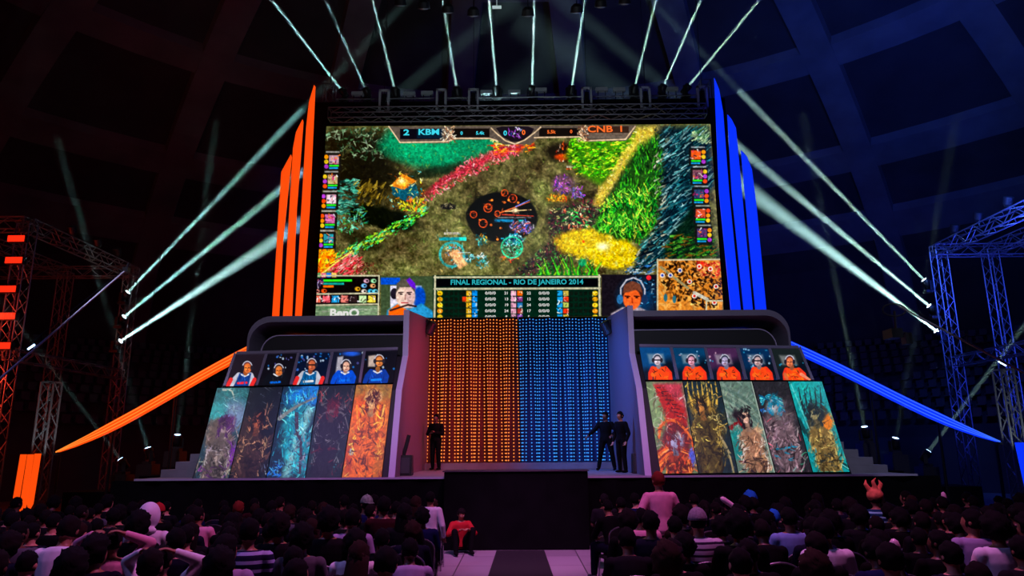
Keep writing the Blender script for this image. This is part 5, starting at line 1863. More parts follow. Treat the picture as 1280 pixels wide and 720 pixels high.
# ------------------------------------------------------------------ camera cranes at the sides
for side in (-1, 1):
    if side < 0:
        tip, mid, base = P(158, 337, 15.5), P(0, 473, 13.4), None
    else:
        tip, mid = P(1124, 383, 15.5), P(1280, 466, 13.4)
    d = (mid - tip)
    base = tip + d * 1.42
    t = empty('camera_crane', (base.x, base.y, 0), 'long thin camera crane reaching up towards the %s rig' % ('red-lit' if side < 0 else 'blue-lit'), 'camera crane')
    b = MB()
    b.bar(tip, base, .022, 8)
    n = 12
    upv = Vector((0, 0, .16))
    off(b.build('boom', mat('crane_metal', (110, 110, 118), .4, .8), t), t)
    b = MB()
    b.bar(tip + upv * .3, mid + upv * 1.6, .008, 4)
    b.bar(mid + upv * 1.6, base + upv, .008, 4)
    for k in range(1, n):
        pt = tip + (base - tip) * k / n
        b.bar(pt, pt + upv * min(1.6, .3 + 1.8 * k / n) * .8, .008, 4)
    off(b.build('stay_cable', BLACKM, t), t)
    b = MB()
    for a_ in range(3):
        tt = a_ * 2.094 + .4
        b.bar((base.x, base.y, max(.6, base.z - .2)), (base.x + .6 * math.cos(tt), base.y + .6 * math.sin(tt), 0), .035)
    b.bar((base.x, base.y, .5), (base.x, base.y, base.z), .06, 10)
    off(b.build('tripod', BLACKM, t), t)
    b = MB()
    ex = base + d.normalized() * .8
    b.bar(base, ex, .04)
    b.box((ex.x - .15, ex.y - .15, ex.z - .15), (ex.x + .15, ex.y + .15, ex.z + .15))
    off(b.build('counterweight', BLACKM, t), t)
    # remote head
    b = MB()
    if side > 0:
        c = tip + Vector((-.12, 0, -.1))
        for k in range(14):
            a0, a1 = math.pi * 2 * k / 14, math.pi * 2 * (k + 1) / 14
            b.bar(c + Vector((.26 * math.cos(a0), 0, .14 * math.sin(a0) + .02)), c + Vector((.26 * math.cos(a1), 0, .14 * math.sin(a1) + .02)), .02)
        b.bar(c, c + Vector((-.02, 0, -.5)), .03)
        b.bar(c + Vector((-.2, 0, -.45)), c + Vector((.2, 0, -.5)), .025)
        b.box(tuple(c + Vector((-.22, -.2, -.62))), tuple(c + Vector((.02, .2, -.42))))
        b.box(tuple(c + Vector((.12, -.1, -.75))), tuple(c + Vector((.26, .1, -.5))))
    else:
        c = tip
        b.bar(c, c + Vector((.03, 0, .16)), .025)
        b.box(tuple(c + Vector((-.06, -.06, -.06))), tuple(c + Vector((.06, .06, .04))))
    off(b.build('remote_head', CASE, t), t)
    if side < 0:
        pl = P(40, 435, 14.0)
        b = MB()
        b.bar(pl + Vector((-.05, -.04, -.03)), pl + Vector((.07, -.04, .06)), .02)
        o = b.build('work_lamp', LENSB, t)
        off(o, t)
    else:
        for (x, y) in ((1168, 412), (1252, 455)):
            pl = P(x, y, 14.6)
            b = MB()
            b.bar(pl + Vector((-.07, -.02, .05)), pl + Vector((.07, -.02, -.04)), .013)
            off(b.build('work_lamp', LENSB, t), t)

# ------------------------------------------------------------------ people
def sphere_pts(nu=24, nv=16):
    vs, fs = [(0, 0, 1)], []
    for j in range(1, nv):
        p = math.pi * j / nv
        for i in range(nu):
            t = 2 * math.pi * i / nu
            vs.append((math.sin(p) * math.cos(t), math.sin(p) * math.sin(t), math.cos(p)))
    vs.append((0, 0, -1))
    for i in range(nu): fs.append((0, 1 + i, 1 + (i + 1) % nu))
    for j in range(nv - 2):
        for i in range(nu):
            a_, b_ = 1 + j * nu + i, 1 + j * nu + (i + 1) % nu
            fs.append((a_, a_ + nu, b_ + nu, b_))
    L = len(vs) - 1
    for i in range(nu): fs.append((1 + (nv - 2) * nu + i, L, 1 + (nv - 2) * nu + (i + 1) % nu))
    return [Vector(v) for v in vs], fs


SPH = sphere_pts()
SPHS = sphere_pts(14, 9)


def blob(b, c, r, M=None, small=True):
    vs, fs = SPHS if small else SPH
    r = Vector(r) if not isinstance(r, (int, float)) else Vector((r, r, r))
    out = []
    for v in vs:
        p = Vector((v.x * r.x, v.y * r.y, v.z * r.z))
        if M: p = M @ p
        out.append(p + Vector(c))
    b.add(out, fs)


def limb(b, pts, rs, n=12):
    for i in range(len(pts) - 1):
        b.bar(pts[i], pts[i + 1], rs[i], n, rs[i + 1])
    for p, r in zip(pts, rs): blob(b, p, r)


def remesh(b, name, voxel, smooth=2, dec=None):
    me = b.mesh(name)
    o = bpy.data.objects.new(name, me)
    COL.objects.link(o)
    m = o.modifiers.new('r', 'REMESH')
    m.mode = 'VOXEL'
    m.voxel_size = voxel
    s = o.modifiers.new('s', 'SMOOTH')
    s.iterations = smooth
    s.factor = .5
    if dec:
        d = o.modifiers.new('d', 'DECIMATE')
        d.ratio = dec
    bpy.context.view_layer.update()
    dg = bpy.context.evaluated_depsgraph_get()
    out = bpy.data.meshes.new_from_object(o.evaluated_get(dg))
    out.name = name
    bpy.data.objects.remove(o)
    out.materials.clear()
    out.polygons.foreach_set('use_smooth', [True] * len(out.polygons))
    return out


def head_shape(b, M):
    vs, fs = SPH
    out = []
    for v in vs:
        x, y, z = v.x * .076, v.y * .096, v.z * .118
        if z < -.02:  # jaw
            k = min(1, (-.02 - z) / .1)
            x *= 1 - .28 * k
            if y < 0: y *= 1 - .35 * k
            else: y += .01 * k
        if y > .05:
            d = math.exp(-((x / .012) ** 2 + ((z + .008) / .022) ** 2))
            y += .022 * d  # nose
            y += .006 * math.exp(-((z - .03) / .012) ** 2) * math.exp(-(x / .05) ** 2)  # brow
            for sx in (-1, 1): y -= .012 * math.exp(-(((x - sx * .03) / .014) ** 2 + ((z - .012) / .012) ** 2))
            y += .006 * math.exp(-((x / .02) ** 2 + ((z + .048) / .009) ** 2))  # lips
            y -= .005 * math.exp(-((x / .024) ** 2 + ((z + .056) / .005) ** 2))
            y += .006 * math.exp(-((x / .02) ** 2 + ((z + .085) / .014) ** 2))
        out.append(M @ Vector((x, y, z)))
    b.add(out, fs)
    for sx in (-1, 1):
        blob(b, M @ Vector((sx * .08, -.008, -.005)), (.012, .02, .032), M.to_3x3())


def hand(b, wrist, fwd, palm_n, side, curl=.5):
    f = Vector(fwd).normalized()
    n = Vector(palm_n)
    n = (n - f * n.dot(f)).normalized()
    sx = f.cross(n).normalized()
    M = Matrix((sx, f, n)).transposed()
    c = wrist + f * .05
    blob(b, c, (.04, .055, .018), M)
    for i in range(4):
        o_ = sx * (-.03 + .02 * i)
        L = (.036, .042, .04, .03)[i] if side > 0 else (.03, .04, .042, .036)[i]
        p0 = wrist + f * .09 + o_
        d1 = (f * math.cos(curl) + n * math.sin(curl))
        d2 = (f * math.cos(curl * 2.4) + n * math.sin(curl * 2.4))
        limb(b, [p0, p0 + d1 * L, p0 + d1 * L + d2 * L * .8], [.0105, .0098, .0088], 8)
    t0 = wrist + f * .03 - sx * side * .034
    td = (f * .7 - sx * side * .7 + n * .3).normalized()
    limb(b, [t0, t0 + td * .035, t0 + (td + f * .5).normalized() * .062], [.013, .011, .0095], 8)


POSES = {}


def pose(name, hip=.58, lean=.05, side=0., knees=None, ankles=None, elbows=None, wrists=None, yaw=0., pitch=0., sleeve=1, voxel=.0105, dec=.4, toes=0):
    dirv = Vector((math.sin(side), math.sin(lean), math.cos(lean) * math.cos(side))).normalized()
    X = Vector((math.cos(side), 0, -math.sin(side)))
    Yv = dirv.cross(X) * -1
    Yv = X.cross(dirv) * -1
    M3 = Matrix((X, Yv, dirv)).transposed()
    pel = Vector((0, 0, hip))
    rings = [(-.09, .12, .09), (-.03, .162, .115), (.05, .158, .112), (.14, .145, .102), (.25, .16, .112), (.36, .182, .116), (.43, .178, .105), (.475, .12, .08), (.5, .068, .062)]

    def torso(b, g=0., top=9):
        vs, fs = [], []
        n = 18
        rr = rings[:top]
        for t, rx, ry in rr:
            for i in range(n):
                a_ = 2 * math.pi * i / n
                vs.append(pel + M3 @ Vector(((rx + g) * math.cos(a_), (ry + g) * math.sin(a_), t + (g if t > .4 else 0))))
        for k in range(len(rr) - 1):
            for i in range(n): fs.append((k * n + i, k * n + (i + 1) % n, (k + 1) * n + (i + 1) % n, (k + 1) * n + i))
        fs += [tuple(range(n))[::-1], tuple(range((len(rr) - 1) * n, len(rr) * n))]
        b.add(vs, fs)

    neck = pel + M3 @ Vector((0, -.01, .5))
    hc = neck + M3 @ Vector((0, .02, .135))
    MH = Matrix.Translation(hc) @ M3.to_4x4() @ Matrix.Rotation(yaw, 4, 'Z') @ Matrix.Rotation(pitch - lean * .5, 4, 'X')
    sh = [pel + M3 @ Vector((s * .178, -.005, .42)) for s in (-1, 1)]
    hips = [pel + Vector((s * .09, .0, -.02)) for s in (-1, 1)]
    kn = [Vector(k) for k in knees]
    an = [Vector(k) for k in ankles]
    el = [Vector(k) for k in elbows]
    wr = [Vector(k) for k in wrists]
    b = MB()
    torso(b)
    limb(b, [neck - dirv * .04, neck + dirv * .06 + Yv * .008], [.058, .054])
    head_shape(b, MH)
    for i, s in enumerate((-1, 1)):
        limb(b, [sh[i], el[i], wr[i]], [.056, .042, .028])
        limb(b, [hips[i], kn[i], an[i]], [.088, .058, .04])
        f = (wr[i] - el[i]).normalized()
        down = Vector((0, 0, -1)) if abs(f.z) < .8 else Vector((0, 1, 0))
        hand(b, wr[i], f, down, s if s > 0 else -1)
    body = remesh(b, 'body_' + name, voxel, 2, dec)
    b = MB()
    torso(b, .013, 8)
    for i in range(2):
        q = [sh[i], el[i]] if sleeve == 0 else [sh[i], el[i], wr[i] + (el[i] - wr[i]) * .08]
        if sleeve == 0: q[1] = sh[i] + (el[i] - sh[i]) * .72
        limb(b, q, [.07, .056 if sleeve else .062, .04][:len(q)])
    shirt = remesh(b, 'shirt_' + name, .014, 2, .5)
    b = MB()
    for i in range(2):
        limb(b, [hips[i], kn[i], an[i] + (kn[i] - an[i]) * .1], [.104, .074, .058])
    n = 16
    blob(b, pel + Vector((0, 0, -.02)), (.172, .125, .105), M3)
    trousers = remesh(b, 'trousers_' + name, .015, 2, .5)
    b = MB()
    for i, s in enumerate((-1, 1)):
        a_ = an[i]
        sole = a_.z - .06
        blob(b, (a_.x + s * .01, a_.y + .06, sole + .035), (.046, .135, .038))
        blob(b, (a_.x, a_.y, sole + .06), (.045, .055, .055))
    shoes = remesh(b, 'shoes_' + name, .014, 1, .5)
    POSES[name] = dict(body=body, shirt=shirt, trousers=trousers, shoes=shoes, MH=MH, wr=wr, sh=sh, el=el)


SK, SA = [(-.13, .42, .56), (.13, .42, .56)], [(-.13, .46, .08), (.13, .46, .08)]
SE = [(-.232, .08, .79), (.232, .08, .79)]
SW = [(-.12, .3, .71), (.12, .3, .71)]
pose('sit_upright', lean=.02, knees=SK, ankles=SA, elbows=SE, wrists=SW)
pose('sit_lean', lean=.28, knees=SK, ankles=SA, elbows=[(-.22, .28, .73), (.22, .28, .73)], wrists=[(-.1, .42, .7), (.1, .42, .7)], pitch=.1)
pose('sit_look_side', lean=.03, side=.05, knees=SK, ankles=SA, elbows=SE, wrists=SW, yaw=.7)
pose('sit_look_other', lean=.06, side=-.06, knees=SK, ankles=SA, elbows=SE, wrists=SW, yaw=-.5)
pose('sit_tee', lean=.05, knees=SK, ankles=SA, elbows=[(-.235, .04, .78), (.235, .04, .78)], wrists=SW, sleeve=0)
pose('sit_arm_up', lean=.02, knees=SK, ankles=SA, elbows=[(-.235, .06, .78), (.25, .2, .86)], wrists=[(-.12, .3, .71), (.22, .3, 1.1)], sleeve=0)
pose('sit_hands_head', lean=.0, knees=SK, ankles=SA, elbows=[(-.34, .06, 1.2), (.34, .06, 1.2)], wrists=[(-.15, -.07, 1.3), (.15, -.07, 1.3)], sleeve=1)
STK, STA = [(-.1, .02, .5), (.1, .02, .5)], [(-.11, -.02, .08), (.11, -.02, .08)]
pose('stand', hip=.93, lean=.02, knees=STK, ankles=STA, elbows=[(-.27, -.03, 1.08), (.27, -.03, 1.08)], wrists=[(-.26, .08, .86), (.26, .08, .86)])
pose('stand_hips', hip=.93, lean=.1, knees=[(-.13, .03, .5), (.13, .03, .5)], ankles=[(-.16, -.02, .08), (.16, -.02, .08)],
     elbows=[(-.34, -.02, 1.08), (.3, .05, 1.08)], wrists=[(-.36, .03, .86), (.22, .2, .95)], yaw=.15)
pose('stand_wide', hip=.9, lean=.02, knees=[(-.16, .02, .5), (.16, .04, .5)], ankles=[(-.22, -.02, .08), (.24, .02, .08)],
     elbows=[(-.3, .0, 1.1), (.34, .08, 1.12)], wrists=[(-.22, .2, 1.0), (.46, .22, 1.0)], yaw=-.3)
pose('stand_folded', hip=.93, lean=.02, knees=STK, ankles=STA, elbows=[(-.26, .06, 1.1), (.26, .06, 1.1)], wrists=[(-.02, .2, 1.12), (.04, .21, 1.16)])
pose('crouch', hip=.2, lean=.22, knees=[(-.2, .4, .5), (.2, .4, .48)], ankles=[(-.16, .42, .08), (.18, .46, .08)], elbows=[(-.3, .2, .42), (.3, .2, .42)], wrists=[(-.12, .4, .52), (.1, .42, .52)], pitch=-.1)


def hair_mesh(kind):
    b = MB()
    vs, fs = SPH
    rr = np.random.RandomState({'short': 1, 'bushy': 2, 'long': 3, 'ponytail': 4, 'crop': 5}[kind])
    g = {'short': 1.0, 'bushy': 1.28, 'long': 1.1, 'ponytail': 1.0, 'crop': .94}[kind]
    out = []
    for v in vs:
        x, y, z = v.x * .09 * g, v.y * .108 * g - .012, v.z * .122 * g + .018
        j = .006 * g * (math.sin(v.x * 17 + 3) * math.sin(v.y * 19) + math.sin(v.z * 23 + v.x * 9)) * (1.8 if kind == 'bushy' else 1)
        x, y, z = x + v.x * j, y + v.y * j, z + v.z * j
        if y > .03 and z < .055:  # open the face
            k = min(1, (y - .03) / .03)
            x *= 1 - .35 * k
            y = y * (1 - k) + .045 * k
            z = z * (1 - .2 * k)
        if z < -.05 and kind != 'long': x, y, z = x * .8, y * .8, -.05 + (z + .05) * .5
        out.append((x, y, z))
    b.add(out, fs)
    if kind == 'long':
        n = 14
        ring = []
        for z, rx, ry, oy in ((.02, .1, .1, -.02), (-.08, .105, .07, -.05), (-.18, .11, .055, -.075), (-.27, .09, .035, -.085), (-.3, .05, .02, -.085)):
            ring.append([(rx * math.cos(2 * math.pi * i / n), oy + ry * math.sin(2 * math.pi * i / n), z) for i in range(n)])
        vv = [p for r_ in ring for p in r_]
        ff = [(k * n + i, k * n + (i + 1) % n, (k + 1) * n + (i + 1) % n, (k + 1) * n + i) for k in range(4) for i in range(n)] + [tuple(range(n)), tuple(range(4 * n, 5 * n))]
        b.add(vv, ff)
    if kind == 'ponytail':
        limb(b, [Vector((0, -.11, .06)), Vector((0, -.16, .02)), Vector((0, -.15, -.12)), Vector((0, -.13, -.2))], [.025, .032, .028, .01])
    me = b.mesh('hair_' + kind)
    me.polygons.foreach_set('use_smooth', [True] * len(me.polygons))
    return me


HAIR = {k: hair_mesh(k) for k in ('short', 'bushy', 'long', 'ponytail', 'crop')}


def cap_mesh(back=False):
    b = MB()
    vs, fs = SPH
    out = []
    for v in vs:
        z = v.z * .128 + .03
        if z < .03: z = .03 + (z - .03) * .12
        out.append((v.x * .1, v.y * .118 - .006, z))
    b.add(out, fs)
    n = 12
    top = [(.085 * math.cos(math.pi * i / n), .09 + .09 * math.sin(math.pi * i / n), .035 - .012 * math.sin(math.pi * i / n)) for i in range(n + 1)]
    if back: top = [(x, -y, z) for x, y, z in top]
    b.prism(top, (0, 0, .008))
    blob(b, (0, -.006, .158), .009)
    me = b.mesh('cap')
    me.polygons.foreach_set('use_smooth', [True] * len(me.polygons))
    return me


CAPS = {'cap': cap_mesh(), 'cap_back': cap_mesh(True)}


def novelty_hat():
    b = MB()
    blob(b, (0, -.01, .06), (.12, .13, .11), small=False)
    for s in (-1, 1):
        limb(b, [Vector((s * .07, 0, .14)), Vector((s * .12, 0, .22)), Vector((s * .1, .02, .29))], [.04, .03, .008])
    limb(b, [Vector((0, -.06, .15)), Vector((-.03, -.06, .26)), Vector((.02, -.06, .32))], [.04, .026, .008])
    return remesh(b, 'novelty_hat', .012, 2, .6)


def hood_mesh():
    b = MB()
    vs, fs = SPH
    out = []
    for v in vs:
        x, y, z = v.x * .115, v.y * .13 - .03, v.z * .15 + .01
        if y > .03: y = .03 + (y - .03) * .2
        out.append((x, y, z))
    b.add(out, fs)
    blob(b, (0, -.08, -.14), (.12, .07, .05))
    return remesh(b, 'hood', .013, 2, .6)


HATS = {'novelty': novelty_hat(), 'hood': hood_mesh()}
b = MB()
blob(b, (0, .08, .012), (.013, .01, .008))
EYES = b.mesh('eye')
EYES.materials.append(mat('eye', (210, 205, 200), .3))

SKINS = [mat('skin_' + k, c, .5) for k, c in (('light', (208, 150, 122)), ('tan', (150, 98, 72)), ('brown', (98, 60, 42)), ('dark', (62, 38, 28)))]
for m_ in SKINS: m_.node_tree.nodes['Principled BSDF'].inputs['Subsurface Weight'].default_value = 0
HC = {'black': mat('hair_black', (6, 5, 6), .6), 'dark brown': mat('hair_dark_brown', (15, 9, 8), .6), 'brown': mat('hair_brown', (36, 21, 13), .6),
      'reddish': mat('hair_reddish', (110, 36, 26), .55), 'grey': mat('hair_grey', (150, 145, 145), .6), 'blue': mat('hair_blue', (30, 110, 200), .5)}
CL_ = {'black': (7, 7, 8), 'charcoal': (18, 17, 21), 'navy': (12, 15, 32), 'maroon': (48, 10, 18), 'dark green': (13, 24, 17), 'grey': (84, 82, 88), 'lilac': (160, 145, 180),
       'white': (225, 222, 228), 'pink': (224, 150, 175), 'pale blue': (120, 150, 200), 'red': (170, 36, 40), 'dark blue': (14, 22, 66), 'brown': (34, 22, 16), 'teal': (20, 110, 120)}
CLM = {k: mat('cloth_' + k.replace(' ', '_'), c, .85, noise=.12, nscale=10) for k, c in CL_.items()}


def striped(name, c1, c2, scale):
    m = mat(name, c1, .85)
    nt = m.node_tree
    bs = nt.nodes['Principled BSDF']
    tc = nt.nodes.new('ShaderNodeTexCoord')
    wv = nt.nodes.new('ShaderNodeTexWave')
    wv.bands_direction = 'Z'
    wv.inputs['Scale'].default_value = scale
    wv.inputs['Distortion'].default_value = .4
    rp = nt.nodes.new('ShaderNodeValToRGB')
    rp.color_ramp.interpolation = 'CONSTANT'
    rp.color_ramp.elements[0].color = (*lin(c2), 1)
    rp.color_ramp.elements[1].color = (*lin(c1), 1)
    rp.color_ramp.elements[1].position = .32
    nt.links.new(tc.outputs['Object'], wv.inputs['Vector'])
    nt.links.new(wv.outputs['Fac'], rp.inputs[0])
    nt.links.new(rp.outputs[0], bs.inputs['Base Color'])
    return m


CLM['striped white'] = striped('cloth_striped_white', (200, 190, 205), (50, 40, 60), 5.2)
CLM['striped blue'] = striped('cloth_striped_blue', (30, 32, 60), (170, 180, 220), 4.2)
CLM['striped teal'] = striped('cloth_striped_teal', (20, 60, 90), (140, 215, 220), 4.6)
HATM = {'grey': mat('cap_grey', (130, 120, 130), .9, noise=.3, nscale=60), 'novelty': mat('hat_orange', (220, 120, 80), .9, noise=.4, nscale=14), 'white': CLM['white'], 'red': CLM['red'],
        'teal': mat('hat_green', (120, 140, 120), .9, noise=.5, nscale=30)}
for m_ in HC.values():
    m_.node_tree.nodes['Principled BSDF'].inputs['Roughness'].default_value = .9
    m_.node_tree.nodes['Principled BSDF'].inputs['Specular IOR Level'].default_value = .15
for m_ in CLM.values():
    m_.node_tree.nodes['Principled BSDF'].inputs['Specular IOR Level'].default_value = .1
MESHV = {}


def variant(me, m):
    """the same mesh in another cloth"""
    k = (me.name, m.name)
    if k not in MESHV:
        c = me.copy()
        c.materials.clear()
        c.materials.append(m)
        MESHV[k] = c
    return MESHV[k]


def person(ps, loc, rz, label, shirt='black', trousers='charcoal', skin=1, hair=('short', 'black'), hat=None, hatc=None, scale=1., group=None, eyes=False, cat='person', flip=False):
    p = POSES[ps]
    o = link('person', variant(p['body'], SKINS[skin]))
    tag(o, label, cat, group)
    o.location = loc
    o.rotation_euler = (0, 0, rz)
    o.scale = (scale * (-1 if flip else 1), scale, scale)
    link('shirt', variant(p['shirt'], CLM[shirt]), None, o)
    link('trousers', variant(p['trousers'], CLM[trousers]), None, o)
    link('shoes', variant(p['shoes'], CLM['black' if trousers != 'navy' else 'grey']), None, o)
    if hair:
        h = link('hair', variant(HAIR[hair[0]], HC[hair[1]]), None, o)
        h.matrix_local = p['MH']
    if hat:
        me = CAPS.get(hat) or HATS[hat]
        h = link('cap' if hat in CAPS else 'hat' if hat == 'novelty' else 'hood', variant(me, HATM[hatc]), None, o)
        h.matrix_local = p['MH']
    if eyes:
        for dx in (-.03, .03):
            h = link('eye', EYES, None, o)
            h.matrix_local = p['MH'] @ Matrix.Translation((dx, 0, 0))
    return o


# on and around the stage
def g3(px, Y, z): return (P(px, 580, Y).x, Y, z)


person('stand_folded', (-2.56, 22.2, SZ), math.pi - .35, 'person in black suit standing before the red-lit wall beside the orange bead curtain', 'black', 'black', 2, ('crop', 'black'), eyes=True, scale=1.0)
person('stand_wide', (2.5, 20.9, SZ), 2.8, 'taller person in black standing legs apart before the blue bead curtain', 'black', 'black', 2, ('short', 'black'), eyes=True, scale=1.0)
person('stand', (2.66, 18.9, SZ), 2.2, 'shorter person in black beside a colleague at the blue-lit wall', 'black', 'black', 1, ('short', 'black'), eyes=True, scale=.93)
person('crouch', (P(574, 660, 16.0).x, 16.15, 0.0), math.pi + .3, 'person in red vest crouching on the floor beside the black stage block', 'red', 'black', 1, ('short', 'dark brown'), eyes=True, scale=.98)

# floor monitors and boxes on the stage
for s, x, Y, nm in ((-1, 503, 18.2, 'red-lit'), (1, 803, 18.6, 'blue-lit')):
    p = P(x, 590, Y)
    e = empty('stage_monitor', (p.x, Y, SZ), 'small black speaker box on the deck by the %s wall' % nm, 'speaker')
    b = MB()
    b.prism([(-.22, 0, 0), (-.22, .4, 0), (-.22, .32, .5), (-.22, .06, .5)], (.44, 0, 0))
    b.build('case', CASE, e, bevel=.012)
    b = MB()
    b.prism([(-.17, -.002, .06), (-.17, -.014, .06), (-.17, .038, .44), (-.17, .05, .44)], (.34, 0, 0))
    b.build('grille', mat('speaker_grille', (50, 50, 58), .7), e)
    if s < 0:
        b = MB()
        b.bar((-.04, .3, .45), (.1, .3, 1.0), .05)
        b.bar((-.04, .3, .45), (-.04, .3, 0), .03)
        tag(b.build('spot_lamp_arm', CASE, e))

for o_ in list(bpy.data.objects):
    if o_.name.startswith('spot_lamp_arm'): o_.name = 'tilted_lamp'

# chairs
b = MB()
b.box((-.21, -.2, .4), (.21, .22, .45))
CH_SEAT = b.mesh('chair_seat', .015)
b = MB()
pts = [(-.2, 0, .5), (-.21, 0, .78)] + [(-.21 * math.cos(math.pi * i / 10), 0, .78 + .14 * math.sin(math.pi * i / 10)) for i in range(1, 10)] + [(.21, 0, .78), (.2, 0, .5)]
b.prism([(x, -.27 - (z - .5) * .1, z) for x, y, z in pts], (0, -.035, 0))
CH_BACK = b.mesh('chair_back')
b = MB()
rim = [(x * 1.05, -.288 - (z - .5) * .1, z + (.01 if z > .6 else 0)) for x, y, z in pts]
b.path([(-.2, -.22, .4)] + rim + [(.2, -.22, .4)], .011, 6)
CH_RIM = b.mesh('chair_rim')
CH_LEGS = []
for sx in (-1, 1):
    for y0, y1 in ((.18, .22), (-.22, -.28)):
        b = MB()
        b.bar((sx * .2, y0, .4), (sx * .21, y1, 0.0), .012, 6)
        CH_LEGS.append(b.mesh('chair_leg'))
CHF = mat('chair_fabric', (9, 8, 11), .9, noise=.2, nscale=20)
CHM = mat('chair_chrome', (170, 165, 175), .3, .9)
for me in (CH_SEAT, CH_BACK): me.materials.append(CHF)
for me in [CH_RIM] + CH_LEGS: me.materials.append(CHM)


def chair(loc, rz, label):
    e = empty('banquet_chair', loc, label, 'chair', 'black chairs of the audience', rz)
    for n_, me in [('seat', CH_SEAT), ('backrest', CH_BACK), ('back_rim', CH_RIM)]: link(n_, me, None, e)
    for me in CH_LEGS: link('leg', me, None, e)
    return e


# the seated audience: rows on both sides of the aisle
ORD = ['first', 'second', 'third', 'fourth', 'fifth', 'sixth', 'seventh', 'eighth', 'ninth', 'tenth', 'eleventh', 'twelfth', 'thirteenth', 'fourteenth', 'fifteenth', 'sixteenth',
       'seventeenth', 'eighteenth', 'nineteenth', 'twentieth']
seats = []
Y = 14.1
row = 0
while Y > 5.0:
    ah = .72 + .072 * (Y - 5)
    for s in (-1, 1):
        n = int((Y * .735 + .25 - ah) / .57) + 1
        for i in range(n):
            x = s * (ah + .28 + .57 * i) + RND.uniform(-.05, .05) + (.28 if row % 2 else 0) * s
            seats.append(dict(x=x, y=Y + RND.uniform(-.06, .06), row=row, side=s, n=i))
    Y -= .86
    row += 1
NROWS = row


def head_px(se):
    z = floor_z(se['y']) + 1.24
    return proj((se['x'], se['y'] + .03, z))


